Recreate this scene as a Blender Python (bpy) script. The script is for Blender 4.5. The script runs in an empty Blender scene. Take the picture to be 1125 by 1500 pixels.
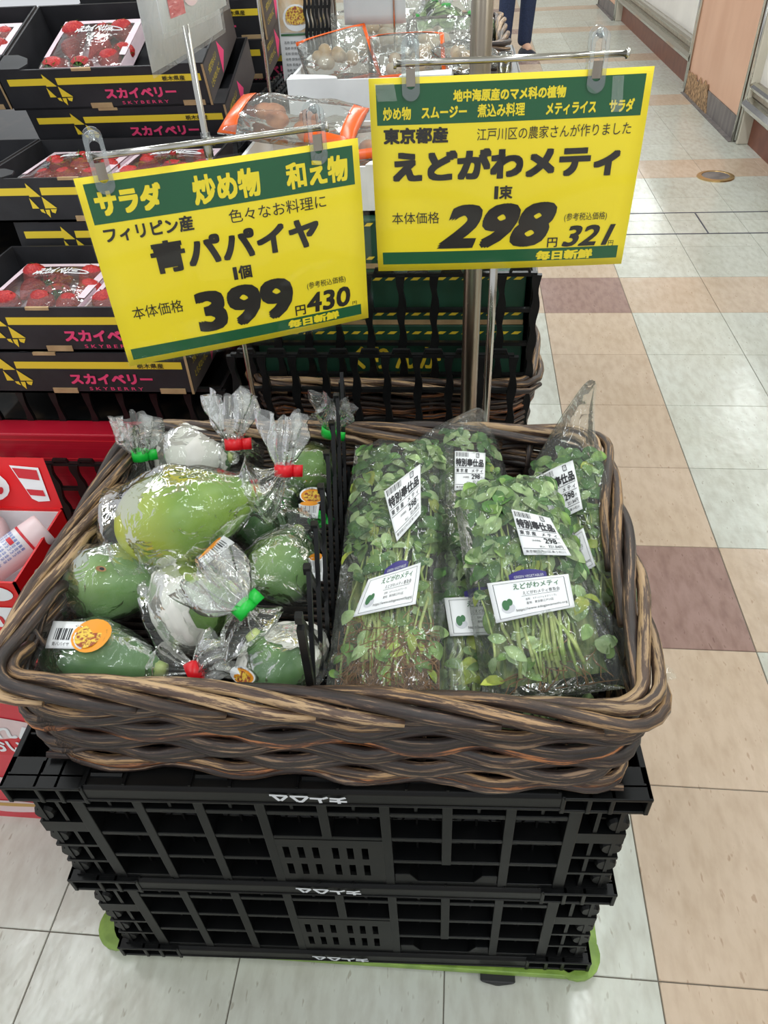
import bpy, math, random
from mathutils import Vector, Matrix, noise, bvhtree

R = random.Random(7)
scn = bpy.context.scene
COL = bpy.context.collection
PI = math.pi

# ---------------------------------------------------------------- camera
cam_data = bpy.data.cameras.new('camera')
cam_data.sensor_fit = 'VERTICAL'
cam_data.sensor_height = 36.0
cam_data.lens = 1084.0 / 1500 * 36
cam_data.clip_start = 0.02
cam_data.clip_end = 60
cam = bpy.data.objects.new('camera', cam_data)
COL.objects.link(cam)
cam.matrix_world = (Matrix.Translation((-0.3031, -2.8178, 1.2066)) @ Matrix.Rotation(0.126256, 4, 'Z')
                    @ Matrix.Rotation(0.863790, 4, 'X') @ Matrix.Rotation(-0.058687, 4, 'Z'))
scn.camera = cam

# ---------------------------------------------------------------- world, lights, exposure
world = bpy.data.worlds.new('world')
scn.world = world
world.use_nodes = True
world.node_tree.nodes['Background'].inputs[0].default_value = (0.93, 0.96, 1.0, 1)
world.node_tree.nodes['Background'].inputs[1].default_value = 0.74
LIGHT_W = 22.0
for lx in (-2.1, 0.15, 2.4):
    for k in range(6):
        ld = bpy.data.lights.new('ceiling_tube', 'AREA')
        ld.shape = 'RECTANGLE'
        ld.size = 0.16
        ld.size_y = 1.9
        ld.energy = LIGHT_W
        ld.color = (0.93, 0.985, 1.0)
        lo = bpy.data.objects.new('ceiling_tube', ld)
        lo.location = (lx, -3.6 + 2.5 * k, 2.74)
        COL.objects.link(lo)
scn.view_settings.view_transform = 'Standard'
scn.view_settings.look = 'None'
scn.view_settings.gamma = 1
scn.view_settings.use_curve_mapping = False
scn.view_settings.exposure = 0.0
scn.cycles.transparent_max_bounces = 20
scn.cycles.max_bounces = 8

# ---------------------------------------------------------------- materials
def srgb(r, g, b):
    f = lambda c: (c / 255 / 12.92) if c <= 10 else ((c / 255 + 0.055) / 1.055) ** 2.4
    return (f(r), f(g), f(b), 1)

def new_mat(name):
    m = bpy.data.materials.new(name)
    m.use_nodes = True
    nt = m.node_tree
    return m, nt, nt.nodes['Principled BSDF'], nt.nodes.new, nt.links.new

def plain(name, col, rough=0.5, metal=0.0, col2=None, scale=30, stretch=(1, 1, 1), bump=0.0, bscale=None,
          contrast=(0.35, 0.65), coat=0.0, obj_rand=0.0, spec=0.5, sss=0.0):
    m, nt, p, N, L = new_mat(name)
    p.inputs['Roughness'].default_value = rough
    p.inputs['Metallic'].default_value = metal
    p.inputs['Specular IOR Level'].default_value = spec
    if coat:
        p.inputs['Coat Weight'].default_value = coat
        p.inputs['Coat Roughness'].default_value = 0.12
    geo = N('ShaderNodeNewGeometry')
    mp = N('ShaderNodeMapping'); mp.inputs['Scale'].default_value = stretch
    L(geo.outputs['Position'], mp.inputs['Vector'])
    tex = N('ShaderNodeTexNoise'); tex.inputs['Scale'].default_value = scale
    tex.inputs['Detail'].default_value = 5
    L(mp.outputs[0], tex.inputs['Vector'])
    rmp = N('ShaderNodeValToRGB')
    rmp.color_ramp.elements[0].position = contrast[0]
    rmp.color_ramp.elements[1].position = contrast[1]
    rmp.color_ramp.elements[0].color = col
    rmp.color_ramp.elements[1].color = col2 or tuple(min(1, c * 1.12) for c in col[:3]) + (1,)
    L(tex.outputs['Fac'], rmp.inputs['Fac'])
    last = rmp.outputs['Color']
    if obj_rand:
        oi = N('ShaderNodeObjectInfo')
        hs = N('ShaderNodeHueSaturation')
        mr = N('ShaderNodeMapRange')
        mr.inputs['To Min'].default_value = 1 - obj_rand
        mr.inputs['To Max'].default_value = 1 + obj_rand
        L(oi.outputs['Random'], mr.inputs['Value'])
        L(mr.outputs[0], hs.inputs['Value'])
        L(last, hs.inputs['Color'])
        last = hs.outputs['Color']
    L(last, p.inputs['Base Color'])
    if bump:
        t2 = tex
        if bscale:
            t2 = N('ShaderNodeTexNoise'); t2.inputs['Scale'].default_value = bscale
            t2.inputs['Detail'].default_value = 3
            L(mp.outputs[0], t2.inputs['Vector'])
        b = N('ShaderNodeBump'); b.inputs['Strength'].default_value = bump
        b.inputs['Distance'].default_value = 0.002
        L(t2.outputs['Fac'], b.inputs['Height'])
        L(b.outputs[0], p.inputs['Normal'])
    return m

def flat(name, col, rough=0.5, metal=0.0, spec=0.5):
    m, nt, p, N, L = new_mat(name)
    p.inputs['Base Color'].default_value = col
    p.inputs['Roughness'].default_value = rough
    p.inputs['Metallic'].default_value = metal
    p.inputs['Specular IOR Level'].default_value = spec
    return m

def film(name, gloss=0.35, haze=0.05, wrinkle=0.6, wscale=45, tint=(0.97, 0.985, 0.97, 1), rough=0.06, hz=(0.8, 0.83, 0.8, 1)):
    """thin clear packaging film: mostly see-through, glossy at wrinkles, a trace of haze"""
    m, nt, p, N, L = new_mat(name)
    nt.nodes.remove(p)
    out = nt.nodes['Material Output']
    geo = N('ShaderNodeNewGeometry')
    n1 = N('ShaderNodeTexNoise'); n1.inputs['Scale'].default_value = wscale; n1.inputs['Detail'].default_value = 2.5
    n1.inputs['Distortion'].default_value = 1.6
    L(geo.outputs['Position'], n1.inputs['Vector'])
    # ridges: |n-.5|
    s = N('ShaderNodeMath'); s.operation = 'SUBTRACT'; s.inputs[1].default_value = 0.74
    L(n1.outputs['Fac'], s.inputs[0])
    a = N('ShaderNodeMath'); a.operation = 'ABSOLUTE'; L(s.outputs[0], a.inputs[0])
    b = N('ShaderNodeBump'); b.inputs['Strength'].default_value = wrinkle; b.inputs['Distance'].default_value = 0.006
    b.invert = True
    L(a.outputs[0], b.inputs['Height'])
    tr = N('ShaderNodeBsdfTransparent'); tr.inputs[0].default_value = tint
    gl = N('ShaderNodeBsdfGlossy'); gl.inputs['Roughness'].default_value = rough
    L(b.outputs[0], gl.inputs['Normal'])
    df = N('ShaderNodeBsdfDiffuse'); df.inputs[0].default_value = hz
    L(b.outputs[0], df.inputs['Normal'])
    fr = N('ShaderNodeFresnel'); fr.inputs['IOR'].default_value = 1.5
    L(b.outputs[0], fr.inputs['Normal'])
    fm = N('ShaderNodeMath'); fm.operation = 'MULTIPLY'; fm.use_clamp = True; fm.inputs[1].default_value = gloss * 4
    L(fr.outputs[0], fm.inputs[0])
    m1 = N('ShaderNodeMixShader'); m1.inputs[0].default_value = haze
    L(tr.outputs[0], m1.inputs[1]); L(df.outputs[0], m1.inputs[2])
    m2 = N('ShaderNodeMixShader')
    L(fm.outputs[0], m2.inputs[0]); L(m1.outputs[0], m2.inputs[1]); L(gl.outputs[0], m2.inputs[2])
    L(m2.outputs[0], out.inputs['Surface'])
    return m

def tile_mat(name, c1, c2, fleck):
    m, nt, p, N, L = new_mat(name)
    geo = N('ShaderNodeNewGeometry')
    mp = N('ShaderNodeMapping'); mp.inputs['Scale'].default_value = (1.0, 0.35, 1); mp.inputs['Rotation'].default_value = (0, 0, 0.25)
    L(geo.outputs['Position'], mp.inputs['Vector'])
    t = N('ShaderNodeTexNoise'); t.inputs['Scale'].default_value = 55; t.inputs['Detail'].default_value = 4
    L(mp.outputs[0], t.inputs['Vector'])
    r = N('ShaderNodeValToRGB'); r.color_ramp.elements[0].position = 0.3; r.color_ramp.elements[1].position = 0.6
    r.color_ramp.elements[0].color = c1; r.color_ramp.elements[1].color = c2
    L(t.outputs['Fac'], r.inputs['Fac'])
    t2 = N('ShaderNodeTexNoise'); t2.inputs['Scale'].default_value = 110; t2.inputs['Detail'].default_value = 2
    L(mp.outputs[0], t2.inputs['Vector'])
    r2 = N('ShaderNodeValToRGB'); r2.color_ramp.elements[0].position = 0.655; r2.color_ramp.elements[1].position = 0.72
    r2.color_ramp.elements[0].color = (0, 0, 0, 1); r2.color_ramp.elements[1].color = (0.6, 0.6, 0.6, 1)
    L(t2.outputs['Fac'], r2.inputs['Fac'])
    mx = N('ShaderNodeMixRGB'); mx.inputs[2].default_value = fleck
    L(r2.outputs[0], mx.inputs[0]); L(r.outputs[0], mx.inputs[1])
    # broad traffic dirt
    t3 = N('ShaderNodeTexNoise'); t3.inputs['Scale'].default_value = 3.5; t3.inputs['Detail'].default_value = 3
    L(geo.outputs['Position'], t3.inputs['Vector'])
    r3 = N('ShaderNodeValToRGB'); r3.color_ramp.elements[0].position = 0.3; r3.color_ramp.elements[1].position = 0.7
    r3.color_ramp.elements[0].color = (0.9, 0.88, 0.84, 1); r3.color_ramp.elements[1].color = (1, 1, 1, 1)
    L(t3.outputs['Fac'], r3.inputs['Fac'])
    mu = N('ShaderNodeMixRGB'); mu.blend_type = 'MULTIPLY'; mu.inputs[0].default_value = 1
    L(mx.outputs[0], mu.inputs[1]); L(r3.outputs[0], mu.inputs[2])
    oi = N('ShaderNodeObjectInfo'); hs = N('ShaderNodeHueSaturation'); mr = N('ShaderNodeMapRange')
    mr.inputs['To Min'].default_value = 0.95; mr.inputs['To Max'].default_value = 1.04
    L(oi.outputs['Random'], mr.inputs['Value']); L(mr.outputs[0], hs.inputs['Value']); L(mu.outputs[0], hs.inputs['Color'])
    L(hs.outputs[0], p.inputs['Base Color'])
    p.inputs['Roughness'].default_value = 0.20
    t4 = N('ShaderNodeTexNoise'); t4.inputs['Scale'].default_value = 9; t4.inputs['Detail'].default_value = 4
    L(geo.outputs['Position'], t4.inputs['Vector'])
    b = N('ShaderNodeBump'); b.inputs['Strength'].default_value = 0.22; b.inputs['Distance'].default_value = 0.012
    L(t4.outputs['Fac'], b.inputs['Height']); L(b.outputs[0], p.inputs['Normal'])
    return m

M = {}
M['tile_white'] = tile_mat('tile_white', srgb(188, 188, 178), srgb(203, 206, 197), srgb(152, 144, 130))
M['tile_beige'] = tile_mat('tile_beige', srgb(190, 169, 148), srgb(202, 182, 162), srgb(160, 132, 108))
M['tile_brown'] = tile_mat('tile_brown', srgb(140, 112, 104), srgb(158, 130, 122), srgb(112, 84, 76))
M['joint'] = flat('joint', srgb(92, 86, 76), 0.8)
M['black_plastic'] = plain('black_plastic', srgb(7, 8, 9), 0.36, col2=srgb(15, 15, 15), scale=25, bump=0.05, contrast=(0.4, 0.75), spec=0.16)
M['black_rail'] = plain('black_rail', srgb(8, 9, 10), 0.4, col2=srgb(16, 15, 14), scale=14, stretch=(1, 5, 8), bump=0.04, spec=0.2)
M['black_dusty'] = plain('black_dusty', srgb(20, 20, 21), 0.4, col2=srgb(70, 58, 46), scale=22, contrast=(0.52, 0.8))
M['grid_plastic'] = plain('grid_plastic', srgb(16, 17, 18), 0.36, col2=srgb(26, 27, 28), scale=30, spec=0.35)
M['white_print'] = flat('white_print', srgb(205, 208, 212), 0.5)
M['green_dolly'] = plain('green_dolly', srgb(108, 138, 52), 0.45, col2=srgb(132, 162, 68), scale=40)
M['rubber'] = flat('rubber', srgb(30, 30, 32), 0.6)
M['chrome'] = plain('chrome', srgb(196, 194, 188), 0.16, 1.0, scale=60, stretch=(1, 1, 0.1))
M['dull_steel'] = plain('dull_steel', srgb(150, 140, 126), 0.28, 1.0, col2=srgb(180, 172, 160), scale=30, stretch=(1, 1, 0.15))
M['yellow'] = plain('yellow', srgb(255, 230, 36), 0.55, scale=8, col2=srgb(255, 233, 44))
M['green_print'] = flat('green_print', srgb(18, 92, 52), 0.5)
M['yellow_print'] = flat('yellow_print', srgb(250, 228, 40), 0.5)
M['black_print'] = flat('black_print', srgb(38, 34, 30), 0.5)
M['clear'] = film('clear', gloss=0.16, haze=0.0, wrinkle=0.02, wscale=6, tint=(1, 1, 1, 1))
M['clip_clear'] = film('clip_clear', gloss=0.42, haze=0.07, wrinkle=0.1, wscale=60, tint=(0.94, 0.96, 0.96, 1), hz=(0.85, 0.9, 0.92, 1))
M['sleeve_dull'] = film('sleeve_dull', gloss=0.05, haze=0.10, wrinkle=0.5, wscale=60, rough=0.25)
M['bag_film'] = film('bag_film', gloss=0.17, haze=0.05, wrinkle=0.7, wscale=34)
M['bag_film_tail'] = film('bag_film_tail', gloss=0.20, haze=0.15, wrinkle=0.8, wscale=44, rough=0.08, hz=(1, 1, 1, 1))
M['greens_film'] = film('greens_film', gloss=0.19, haze=0.055, wrinkle=0.8, wscale=26)
M['far_film'] = film('far_film', gloss=0.26, haze=0.12, wrinkle=0.6, wscale=24)
M['tray_film'] = film('tray_film', gloss=0.3, haze=0.05, wrinkle=0.3, wscale=30)
def cane_mat(name, bark, bark2, peel, thr):
    """bark with long peeled streaks that run along each cane"""
    m, nt, p, N, L = new_mat(name)
    a = N('ShaderNodeAttribute'); a.attribute_name = 'cane'
    oi = N('ShaderNodeObjectInfo'); ad = N('ShaderNodeVectorMath'); ad.operation = 'ADD'
    ml = N('ShaderNodeMath'); ml.operation = 'MULTIPLY'; ml.inputs[1].default_value = 37.0
    L(oi.outputs['Random'], ml.inputs[0]); L(a.outputs['Vector'], ad.inputs[0]); L(ml.outputs[0], ad.inputs[1])
    mp = N('ShaderNodeMapping'); mp.inputs['Scale'].default_value = (1.0, 4.5, 4.5); L(ad.outputs[0], mp.inputs['Vector'])
    t = N('ShaderNodeTexNoise'); t.inputs['Scale'].default_value = 14; t.inputs['Detail'].default_value = 7; t.inputs['Roughness'].default_value = .68
    L(mp.outputs[0], t.inputs['Vector'])
    r1 = N('ShaderNodeValToRGB'); e = r1.color_ramp.elements
    e[0].position = thr - .12; e[0].color = bark; e[1].position = thr; e[1].color = bark2
    n3 = r1.color_ramp.elements.new(thr + .035); n3.color = peel
    n4 = r1.color_ramp.elements.new(min(.98, thr + .16)); n4.color = tuple(min(1, c * 1.25) for c in peel[:3]) + (1,)
    L(t.outputs['Fac'], r1.inputs['Fac'])
    hs = N('ShaderNodeHueSaturation'); mr = N('ShaderNodeMapRange'); mr.inputs['To Min'].default_value = .78; mr.inputs['To Max'].default_value = 1.2
    L(oi.outputs['Random'], mr.inputs['Value']); L(mr.outputs[0], hs.inputs['Value']); L(r1.outputs[0], hs.inputs['Color'])
    L(hs.outputs[0], p.inputs['Base Color'])
    p.inputs['Roughness'].default_value = .4
    b = N('ShaderNodeBump'); b.inputs['Strength'].default_value = .7; b.inputs['Distance'].default_value = .0015
    L(t.outputs['Fac'], b.inputs['Height']); L(b.outputs[0], p.inputs['Normal'])
    return m
M['cane_dark'] = cane_mat('cane_dark', srgb(38, 30, 28), srgb(66, 52, 46), srgb(132, 106, 82), .57)
M['cane_mid'] = cane_mat('cane_mid', srgb(46, 35, 30), srgb(82, 62, 48), srgb(154, 122, 86), .53)
M['cane_tan'] = cane_mat('cane_tan', srgb(56, 42, 36), srgb(92, 70, 56), srgb(164, 136, 102), .49)
M['cane_rust'] = cane_mat('cane_rust', srgb(40, 28, 24), srgb(72, 46, 34), srgb(156, 98, 56), .52)

M['paper'] = plain('paper', srgb(214, 212, 204), 0.75, col2=srgb(228, 226, 220), scale=18, bump=0.9, bscale=26)
M['red_tape'] = flat('red_tape', srgb(222, 22, 34), 0.35)
M['green_tape'] = flat('green_tape', srgb(24, 190, 62), 0.35)
M['white_label'] = plain('white_label', srgb(228, 230, 232), 0.45, scale=10)
M['label_ink'] = flat('label_ink', srgb(30, 30, 36), 0.5)
M['label_green'] = flat('label_green', srgb(60, 110, 70), 0.5)
M['orange_label'] = flat('orange_label', srgb(232, 150, 30), 0.45)
M['food_print'] = plain('food_print', srgb(150, 60, 30), 0.45, col2=srgb(232, 196, 70), scale=260, contrast=(0.42, 0.55))
M['purple_tape'] = flat('purple_tape', srgb(52, 44, 118), 0.4)
M['stem'] = plain('stem', srgb(146, 172, 84), 0.45, col2=srgb(196, 206, 132), scale=60, obj_rand=0.15)
M['stem_core'] = plain('stem_core', srgb(70, 96, 44), 0.6, col2=srgb(138, 150, 84), scale=70, stretch=(2.2, .5, 1), bump=0.6)
M['root'] = plain('root', srgb(132, 92, 58), 0.7, col2=srgb(180, 140, 96), scale=90)
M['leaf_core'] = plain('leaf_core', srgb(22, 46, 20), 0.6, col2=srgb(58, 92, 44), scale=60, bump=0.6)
M['carton_black'] = plain('carton_black', srgb(34, 34, 38), 0.55, col2=srgb(44, 44, 48), scale=20)
M['carton_side'] = plain('carton_side', srgb(74, 66, 66), 0.5, col2=srgb(88, 80, 78), scale=12)
M['kraft'] = plain('kraft', srgb(176, 146, 106), 0.8, col2=srgb(196, 166, 124), scale=40)
M['carton_yellow'] = flat('carton_yellow', srgb(246, 216, 60), 0.5)
M['pink_print'] = flat('pink_print', srgb(244, 76, 128), 0.5)
M['berry'] = plain('berry', srgb(170, 18, 28), 0.42, col2=srgb(222, 84, 62), scale=330, contrast=(.5, .78), bump=0.8, bscale=330, obj_rand=0.15)
M['calyx'] = flat('calyx', srgb(88, 128, 50), 0.6)
M['tray_white'] = plain('tray_white', srgb(226, 204, 214), 0.4, scale=20)
M['red_card'] = plain('red_card', srgb(172, 14, 40), 0.42, col2=srgb(190, 22, 48), scale=14, stretch=(0.3, 1, 30))
M['red_pop'] = plain('red_pop', srgb(214, 22, 28), 0.35, scale=10)
M['poster_red'] = plain('poster_red', srgb(196, 36, 52), 0.4, col2=srgb(214, 62, 76), scale=9, contrast=(0.35, 0.65))
M['poster_pale'] = plain('poster_pale', srgb(214, 190, 190), 0.4, scale=20)
M['poster_gold'] = flat('poster_gold', srgb(190, 150, 74), 0.4)
M['white_card'] = plain('white_card', srgb(232, 234, 236), 0.55, scale=10)
M['grey_card'] = plain('grey_card', srgb(196, 198, 204), 0.55, scale=10)
M['bottle_white'] = flat('bottle_white', srgb(236, 232, 236), 0.3)
M['cap_pink'] = flat('cap_pink', srgb(240, 214, 216), 0.35)
M['blue_print'] = flat('blue_print', srgb(56, 104, 190), 0.4)
M['red_print'] = flat('red_print', srgb(206, 40, 52), 0.4)
M['green_carton'] = plain('green_carton', srgb(26, 66, 50), 0.5, col2=srgb(36, 80, 62), scale=14)
M['orange_film'] = flat('orange_film', srgb(240, 100, 30), 0.25)
M['orange_food'] = plain('orange_food', srgb(192, 118, 76), 0.5, col2=srgb(222, 150, 100), scale=40)
M['pale_green'] = plain('pale_green', srgb(120, 146, 84), 0.5, col2=srgb(172, 190, 130), scale=50)
M['denim'] = plain('denim', srgb(26, 38, 66), 0.8, col2=srgb(40, 54, 88), scale=120)
M['shoe'] = flat('shoe', srgb(34, 36, 48), 0.6)
M['shoe_sole'] = flat('shoe_sole', srgb(214, 212, 206), 0.6)
M['jacket'] = plain('jacket', srgb(96, 98, 104), 0.8, scale=80)
M['skin'] = flat('skin', srgb(216, 172, 146), 0.5)
M['hair'] = flat('hair', srgb(28, 22, 20), 0.6)
M['peach'] = plain('peach', srgb(206, 160, 132), 0.45, col2=srgb(216, 172, 144), scale=5, stretch=(1, 1, 0.4))
M['cream'] = plain('cream', srgb(206, 200, 184), 0.4, scale=8)
M['case_white'] = plain('case_white', srgb(222, 218, 212), 0.3, scale=4)
M['kick_brown'] = plain('kick_brown', srgb(112, 62, 46), 0.45, col2=srgb(130, 76, 56), scale=12)
M['base_grey'] = plain('base_grey', srgb(92, 86, 86), 0.55, col2=srgb(124, 116, 112), scale=16, stretch=(1, 1, 0.2))
M['rot'] = plain('rot', srgb(96, 74, 52), 0.9, col2=srgb(186, 150, 110), scale=60, bump=0.8)
M['ceiling'] = flat('ceiling', srgb(222, 222, 218), 0.8)
M['wall_pale'] = flat('wall_pale', srgb(216, 210, 198), 0.7)
M['brass'] = plain('brass', srgb(190, 158, 104), 0.3, 0.9, scale=40)
M['groove'] = flat('groove', srgb(70, 74, 92), 0.4, 0.5)
M['noodle'] = plain('noodle', srgb(226, 214, 196), 0.4, col2=srgb(216, 180, 130), scale=30)

def leaf_mat(name, c1, c2):
    m = plain(name, c1, 0.42, col2=c2, scale=70, obj_rand=0.22, bump=0.25, bscale=220)
    p = m.node_tree.nodes['Principled BSDF']
    return m
LEAF = [leaf_mat('leaf_deep', srgb(52, 96, 38), srgb(88, 134, 60)), leaf_mat('leaf_mid', srgb(90, 130, 54), srgb(134, 168, 86)),
        leaf_mat('leaf_pale', srgb(142, 172, 112), srgb(176, 198, 140)), leaf_mat('leaf_yellow', srgb(150, 172, 60), srgb(184, 190, 84))]

def papaya_mat(name, base, tip, spot, spotc, spotr):
    """green skin; a riper patch of colour around a point of the fruit (object space)"""
    m, nt, p, N, L = new_mat(name)
    tc = N('ShaderNodeTexCoord')
    t = N('ShaderNodeTexNoise'); t.inputs['Scale'].default_value = 22; t.inputs['Detail'].default_value = 4
    L(tc.outputs['Object'], t.inputs['Vector'])
    r = N('ShaderNodeValToRGB'); r.color_ramp.elements[0].position = 0.3; r.color_ramp.elements[1].position = 0.72
    r.color_ramp.elements[0].color = base; r.color_ramp.elements[1].color = tip
    L(t.outputs['Fac'], r.inputs['Fac'])
    d = N('ShaderNodeVectorMath'); d.operation = 'DISTANCE'; d.inputs[1].default_value = spotc
    L(tc.outputs['Object'], d.inputs[0])
    ad = N('ShaderNodeMath'); ad.operation = 'MULTIPLY_ADD'; ad.inputs[1].default_value = 0.05; L(t.outputs['Fac'], ad.inputs[0]); L(d.outputs['Value'], ad.inputs[2])
    mr = N('ShaderNodeMapRange'); mr.inputs['From Min'].default_value = 0.015 + 0.02; mr.inputs['From Max'].default_value = spotr + 0.02
    mr.inputs['To Min'].default_value = 1; mr.inputs['To Max'].default_value = 0
    L(ad.outputs[0], mr.inputs['Value'])
    mx = N('ShaderNodeMixRGB'); mx.inputs[2].default_value = spot
    L(mr.outputs[0], mx.inputs[0]); L(r.outputs[0], mx.inputs[1]); L(mx.outputs[0], p.inputs['Base Color'])
    p.inputs['Roughness'].default_value = 0.38
    t2 = N('ShaderNodeTexNoise'); t2.inputs['Scale'].default_value = 160
    L(tc.outputs['Object'], t2.inputs['Vector'])
    b = N('ShaderNodeBump'); b.inputs['Strength'].default_value = 0.12; b.inputs['Distance'].default_value = 0.001
    L(t2.outputs['Fac'], b.inputs['Height']); L(b.outputs[0], p.inputs['Normal'])
    return m

# ---------------------------------------------------------------- mesh helpers
def CMB():
    m = MB(); m.at = []; return m
class MB:
    def __init__(s):
        s.v = []; s.f = []; s.at = None
    def add(s, v, f):
        n = len(s.v); s.v += [tuple(p) for p in v]; s.f += [tuple(i + n for i in q) for q in f]; return s
    def box(s, x0, x1, y0, y1, z0, z1):
        return s.add([(x0, y0, z0), (x1, y0, z0), (x1, y1, z0), (x0, y1, z0), (x0, y0, z1), (x1, y0, z1), (x1, y1, z1), (x0, y1, z1)],
                     [(3, 2, 1, 0), (4, 5, 6, 7), (0, 1, 5, 4), (1, 2, 6, 5), (2, 3, 7, 6), (3, 0, 4, 7)])
    def prism(s, poly, lo, hi, fn=None):
        """poly: 2D outline; fn(a,b,h)->3D"""
        fn = fn or (lambda a, b, h: (a, b, h))
        n = len(poly)
        v = [fn(a, b, lo) for a, b in poly] + [fn(a, b, hi) for a, b in poly]
        return s.add(v, [tuple(range(n))[::-1], tuple(range(n, 2 * n))] + [(i, (i + 1) % n, n + (i + 1) % n, n + i) for i in range(n)])
    def tube(s, pts, r, n=6, cap=True, closed=False):
        pts = [Vector(p) for p in pts]; m = len(pts)
        rs = r if isinstance(r, (list, tuple)) else [r] * m
        T = []
        for i in range(m):
            a = pts[(i - 1) % m] if closed or i else pts[i]
            b = pts[(i + 1) % m] if closed or i < m - 1 else pts[i]
            T.append((b - a).normalized() if (b - a).length > 1e-9 else Vector((0, 0, 1)))
        up = Vector((0, 0, 1)) if abs(T[0].z) < 0.9 else Vector((1, 0, 0))
        nrm = (up - T[0] * up.dot(T[0])).normalized()
        v = []; arc = 0.0
        for i in range(m):
            if i: arc += (pts[i] - pts[i - 1]).length
            if s.at is not None: s.at += [(arc, math.cos(2 * PI * k / n) * .02, math.sin(2 * PI * k / n) * .02) for k in range(n)]
            nrm = (nrm - T[i] * nrm.dot(T[i]))
            nrm = nrm.normalized() if nrm.length > 1e-6 else Vector((1, 0, 0))
            bi = T[i].cross(nrm)
            for k in range(n):
                a = 2 * PI * k / n
                v.append(pts[i] + (nrm * math.cos(a) + bi * math.sin(a)) * rs[i])
        f = []
        for i in range(m if closed else m - 1):
            j = (i + 1) % m
            for k in range(n):
                f.append((i * n + k, i * n + (k + 1) % n, j * n + (k + 1) % n, j * n + k))
        if cap and not closed:
            f.append(tuple(range(n))[::-1]); f.append(tuple(range((m - 1) * n, m * n)))
        return s.add(v, f)
    def lathe(s, prof, n=24, M_=None):
        """prof: (r, z) pairs around z"""
        M_ = M_ or Matrix()
        v = []
        for r, z in prof:
            for k in range(n):
                a = 2 * PI * k / n
                v.append(M_ @ Vector((r * math.cos(a), r * math.sin(a), z)))
        f = [(i * n + k, i * n + (k + 1) % n, (i + 1) * n + (k + 1) % n, (i + 1) * n + k) for i in range(len(prof) - 1) for k in range(n)]
        f.append(tuple(range(n))[::-1]); f.append(tuple(range((len(prof) - 1) * n, len(prof) * n)))
        return s.add(v, f)
    def grid(s, nu, nv, fn, closed_u=False):
        v = [fn(i / (nu if closed_u else nu - 1), j / (nv - 1)) for j in range(nv) for i in range(nu)]
        f = []
        for j in range(nv - 1):
            for i in range(nu if closed_u else nu - 1):
                i2 = (i + 1) % nu
                f.append((j * nu + i, j * nu + i2, (j + 1) * nu + i2, (j + 1) * nu + i))
        return s.add(v, f)
    def mesh(s, name, mat, smooth=False):
        me = bpy.data.meshes.new(name)
        me.from_pydata([tuple(p) for p in s.v], [], s.f)
        me.materials.append(mat)
        if smooth:
            me.polygons.foreach_set('use_smooth', [True] * len(me.polygons))
        if s.at is not None:
            at = me.attributes.new('cane', 'FLOAT_VECTOR', 'POINT')
            at.data.foreach_set('vector', [c for p in s.at for c in p])
        me.update()
        return me
    def obj(s, name, mat, parent=None, loc=None, smooth=False, bevel=0.0, solid=0.0, subsurf=0):
        o = bpy.data.objects.new(name, s.mesh(name, mat, smooth))
        COL.objects.link(o)
        if parent is not None: o.parent = parent
        if loc is not None: o.location = loc
        if solid:
            md = o.modifiers.new('solid', 'SOLIDIFY'); md.thickness = solid; md.offset = -1
        if bevel:
            md = o.modifiers.new('bevel', 'BEVEL'); md.width = bevel; md.segments = 2; md.limit_method = 'ANGLE'
        if subsurf:
            md = o.modifiers.new('sub', 'SUBSURF'); md.levels = subsurf; md.render_levels = subsurf
        return o

def tag(o, label=None, cat=None, group=None, kind=None):
    if label: o['label'] = label
    if cat: o['category'] = cat
    if group: o['group'] = group
    if kind: o['kind'] = kind
    return o
def thing(name, label, cat, loc=(0, 0, 0), rz=0.0, group=None):
    o = bpy.data.objects.new(name, None); COL.objects.link(o)
    o.location = loc; o.rotation_euler = (0, 0, rz); o.empty_display_size = 0.05
    return tag(o, label, cat, group)
def mesh_obj(name, me, parent, mtx):
    o = bpy.data.objects.new(name, me); COL.objects.link(o); o.parent = parent; o.matrix_basis = mtx; return o
def copy_thing(root, label, loc, rz=None, group=None):
    c = root.copy(); COL.objects.link(c); c.location = loc
    if rz is not None: c.rotation_euler = (0, 0, rz)
    c['label'] = label
    if group: c['group'] = group
    for ch in list(root.children):
        k = ch.copy(); COL.objects.link(k); k.parent = c
        for g in list(ch.children):
            q = g.copy(); COL.objects.link(q); q.parent = k
    return c

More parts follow.
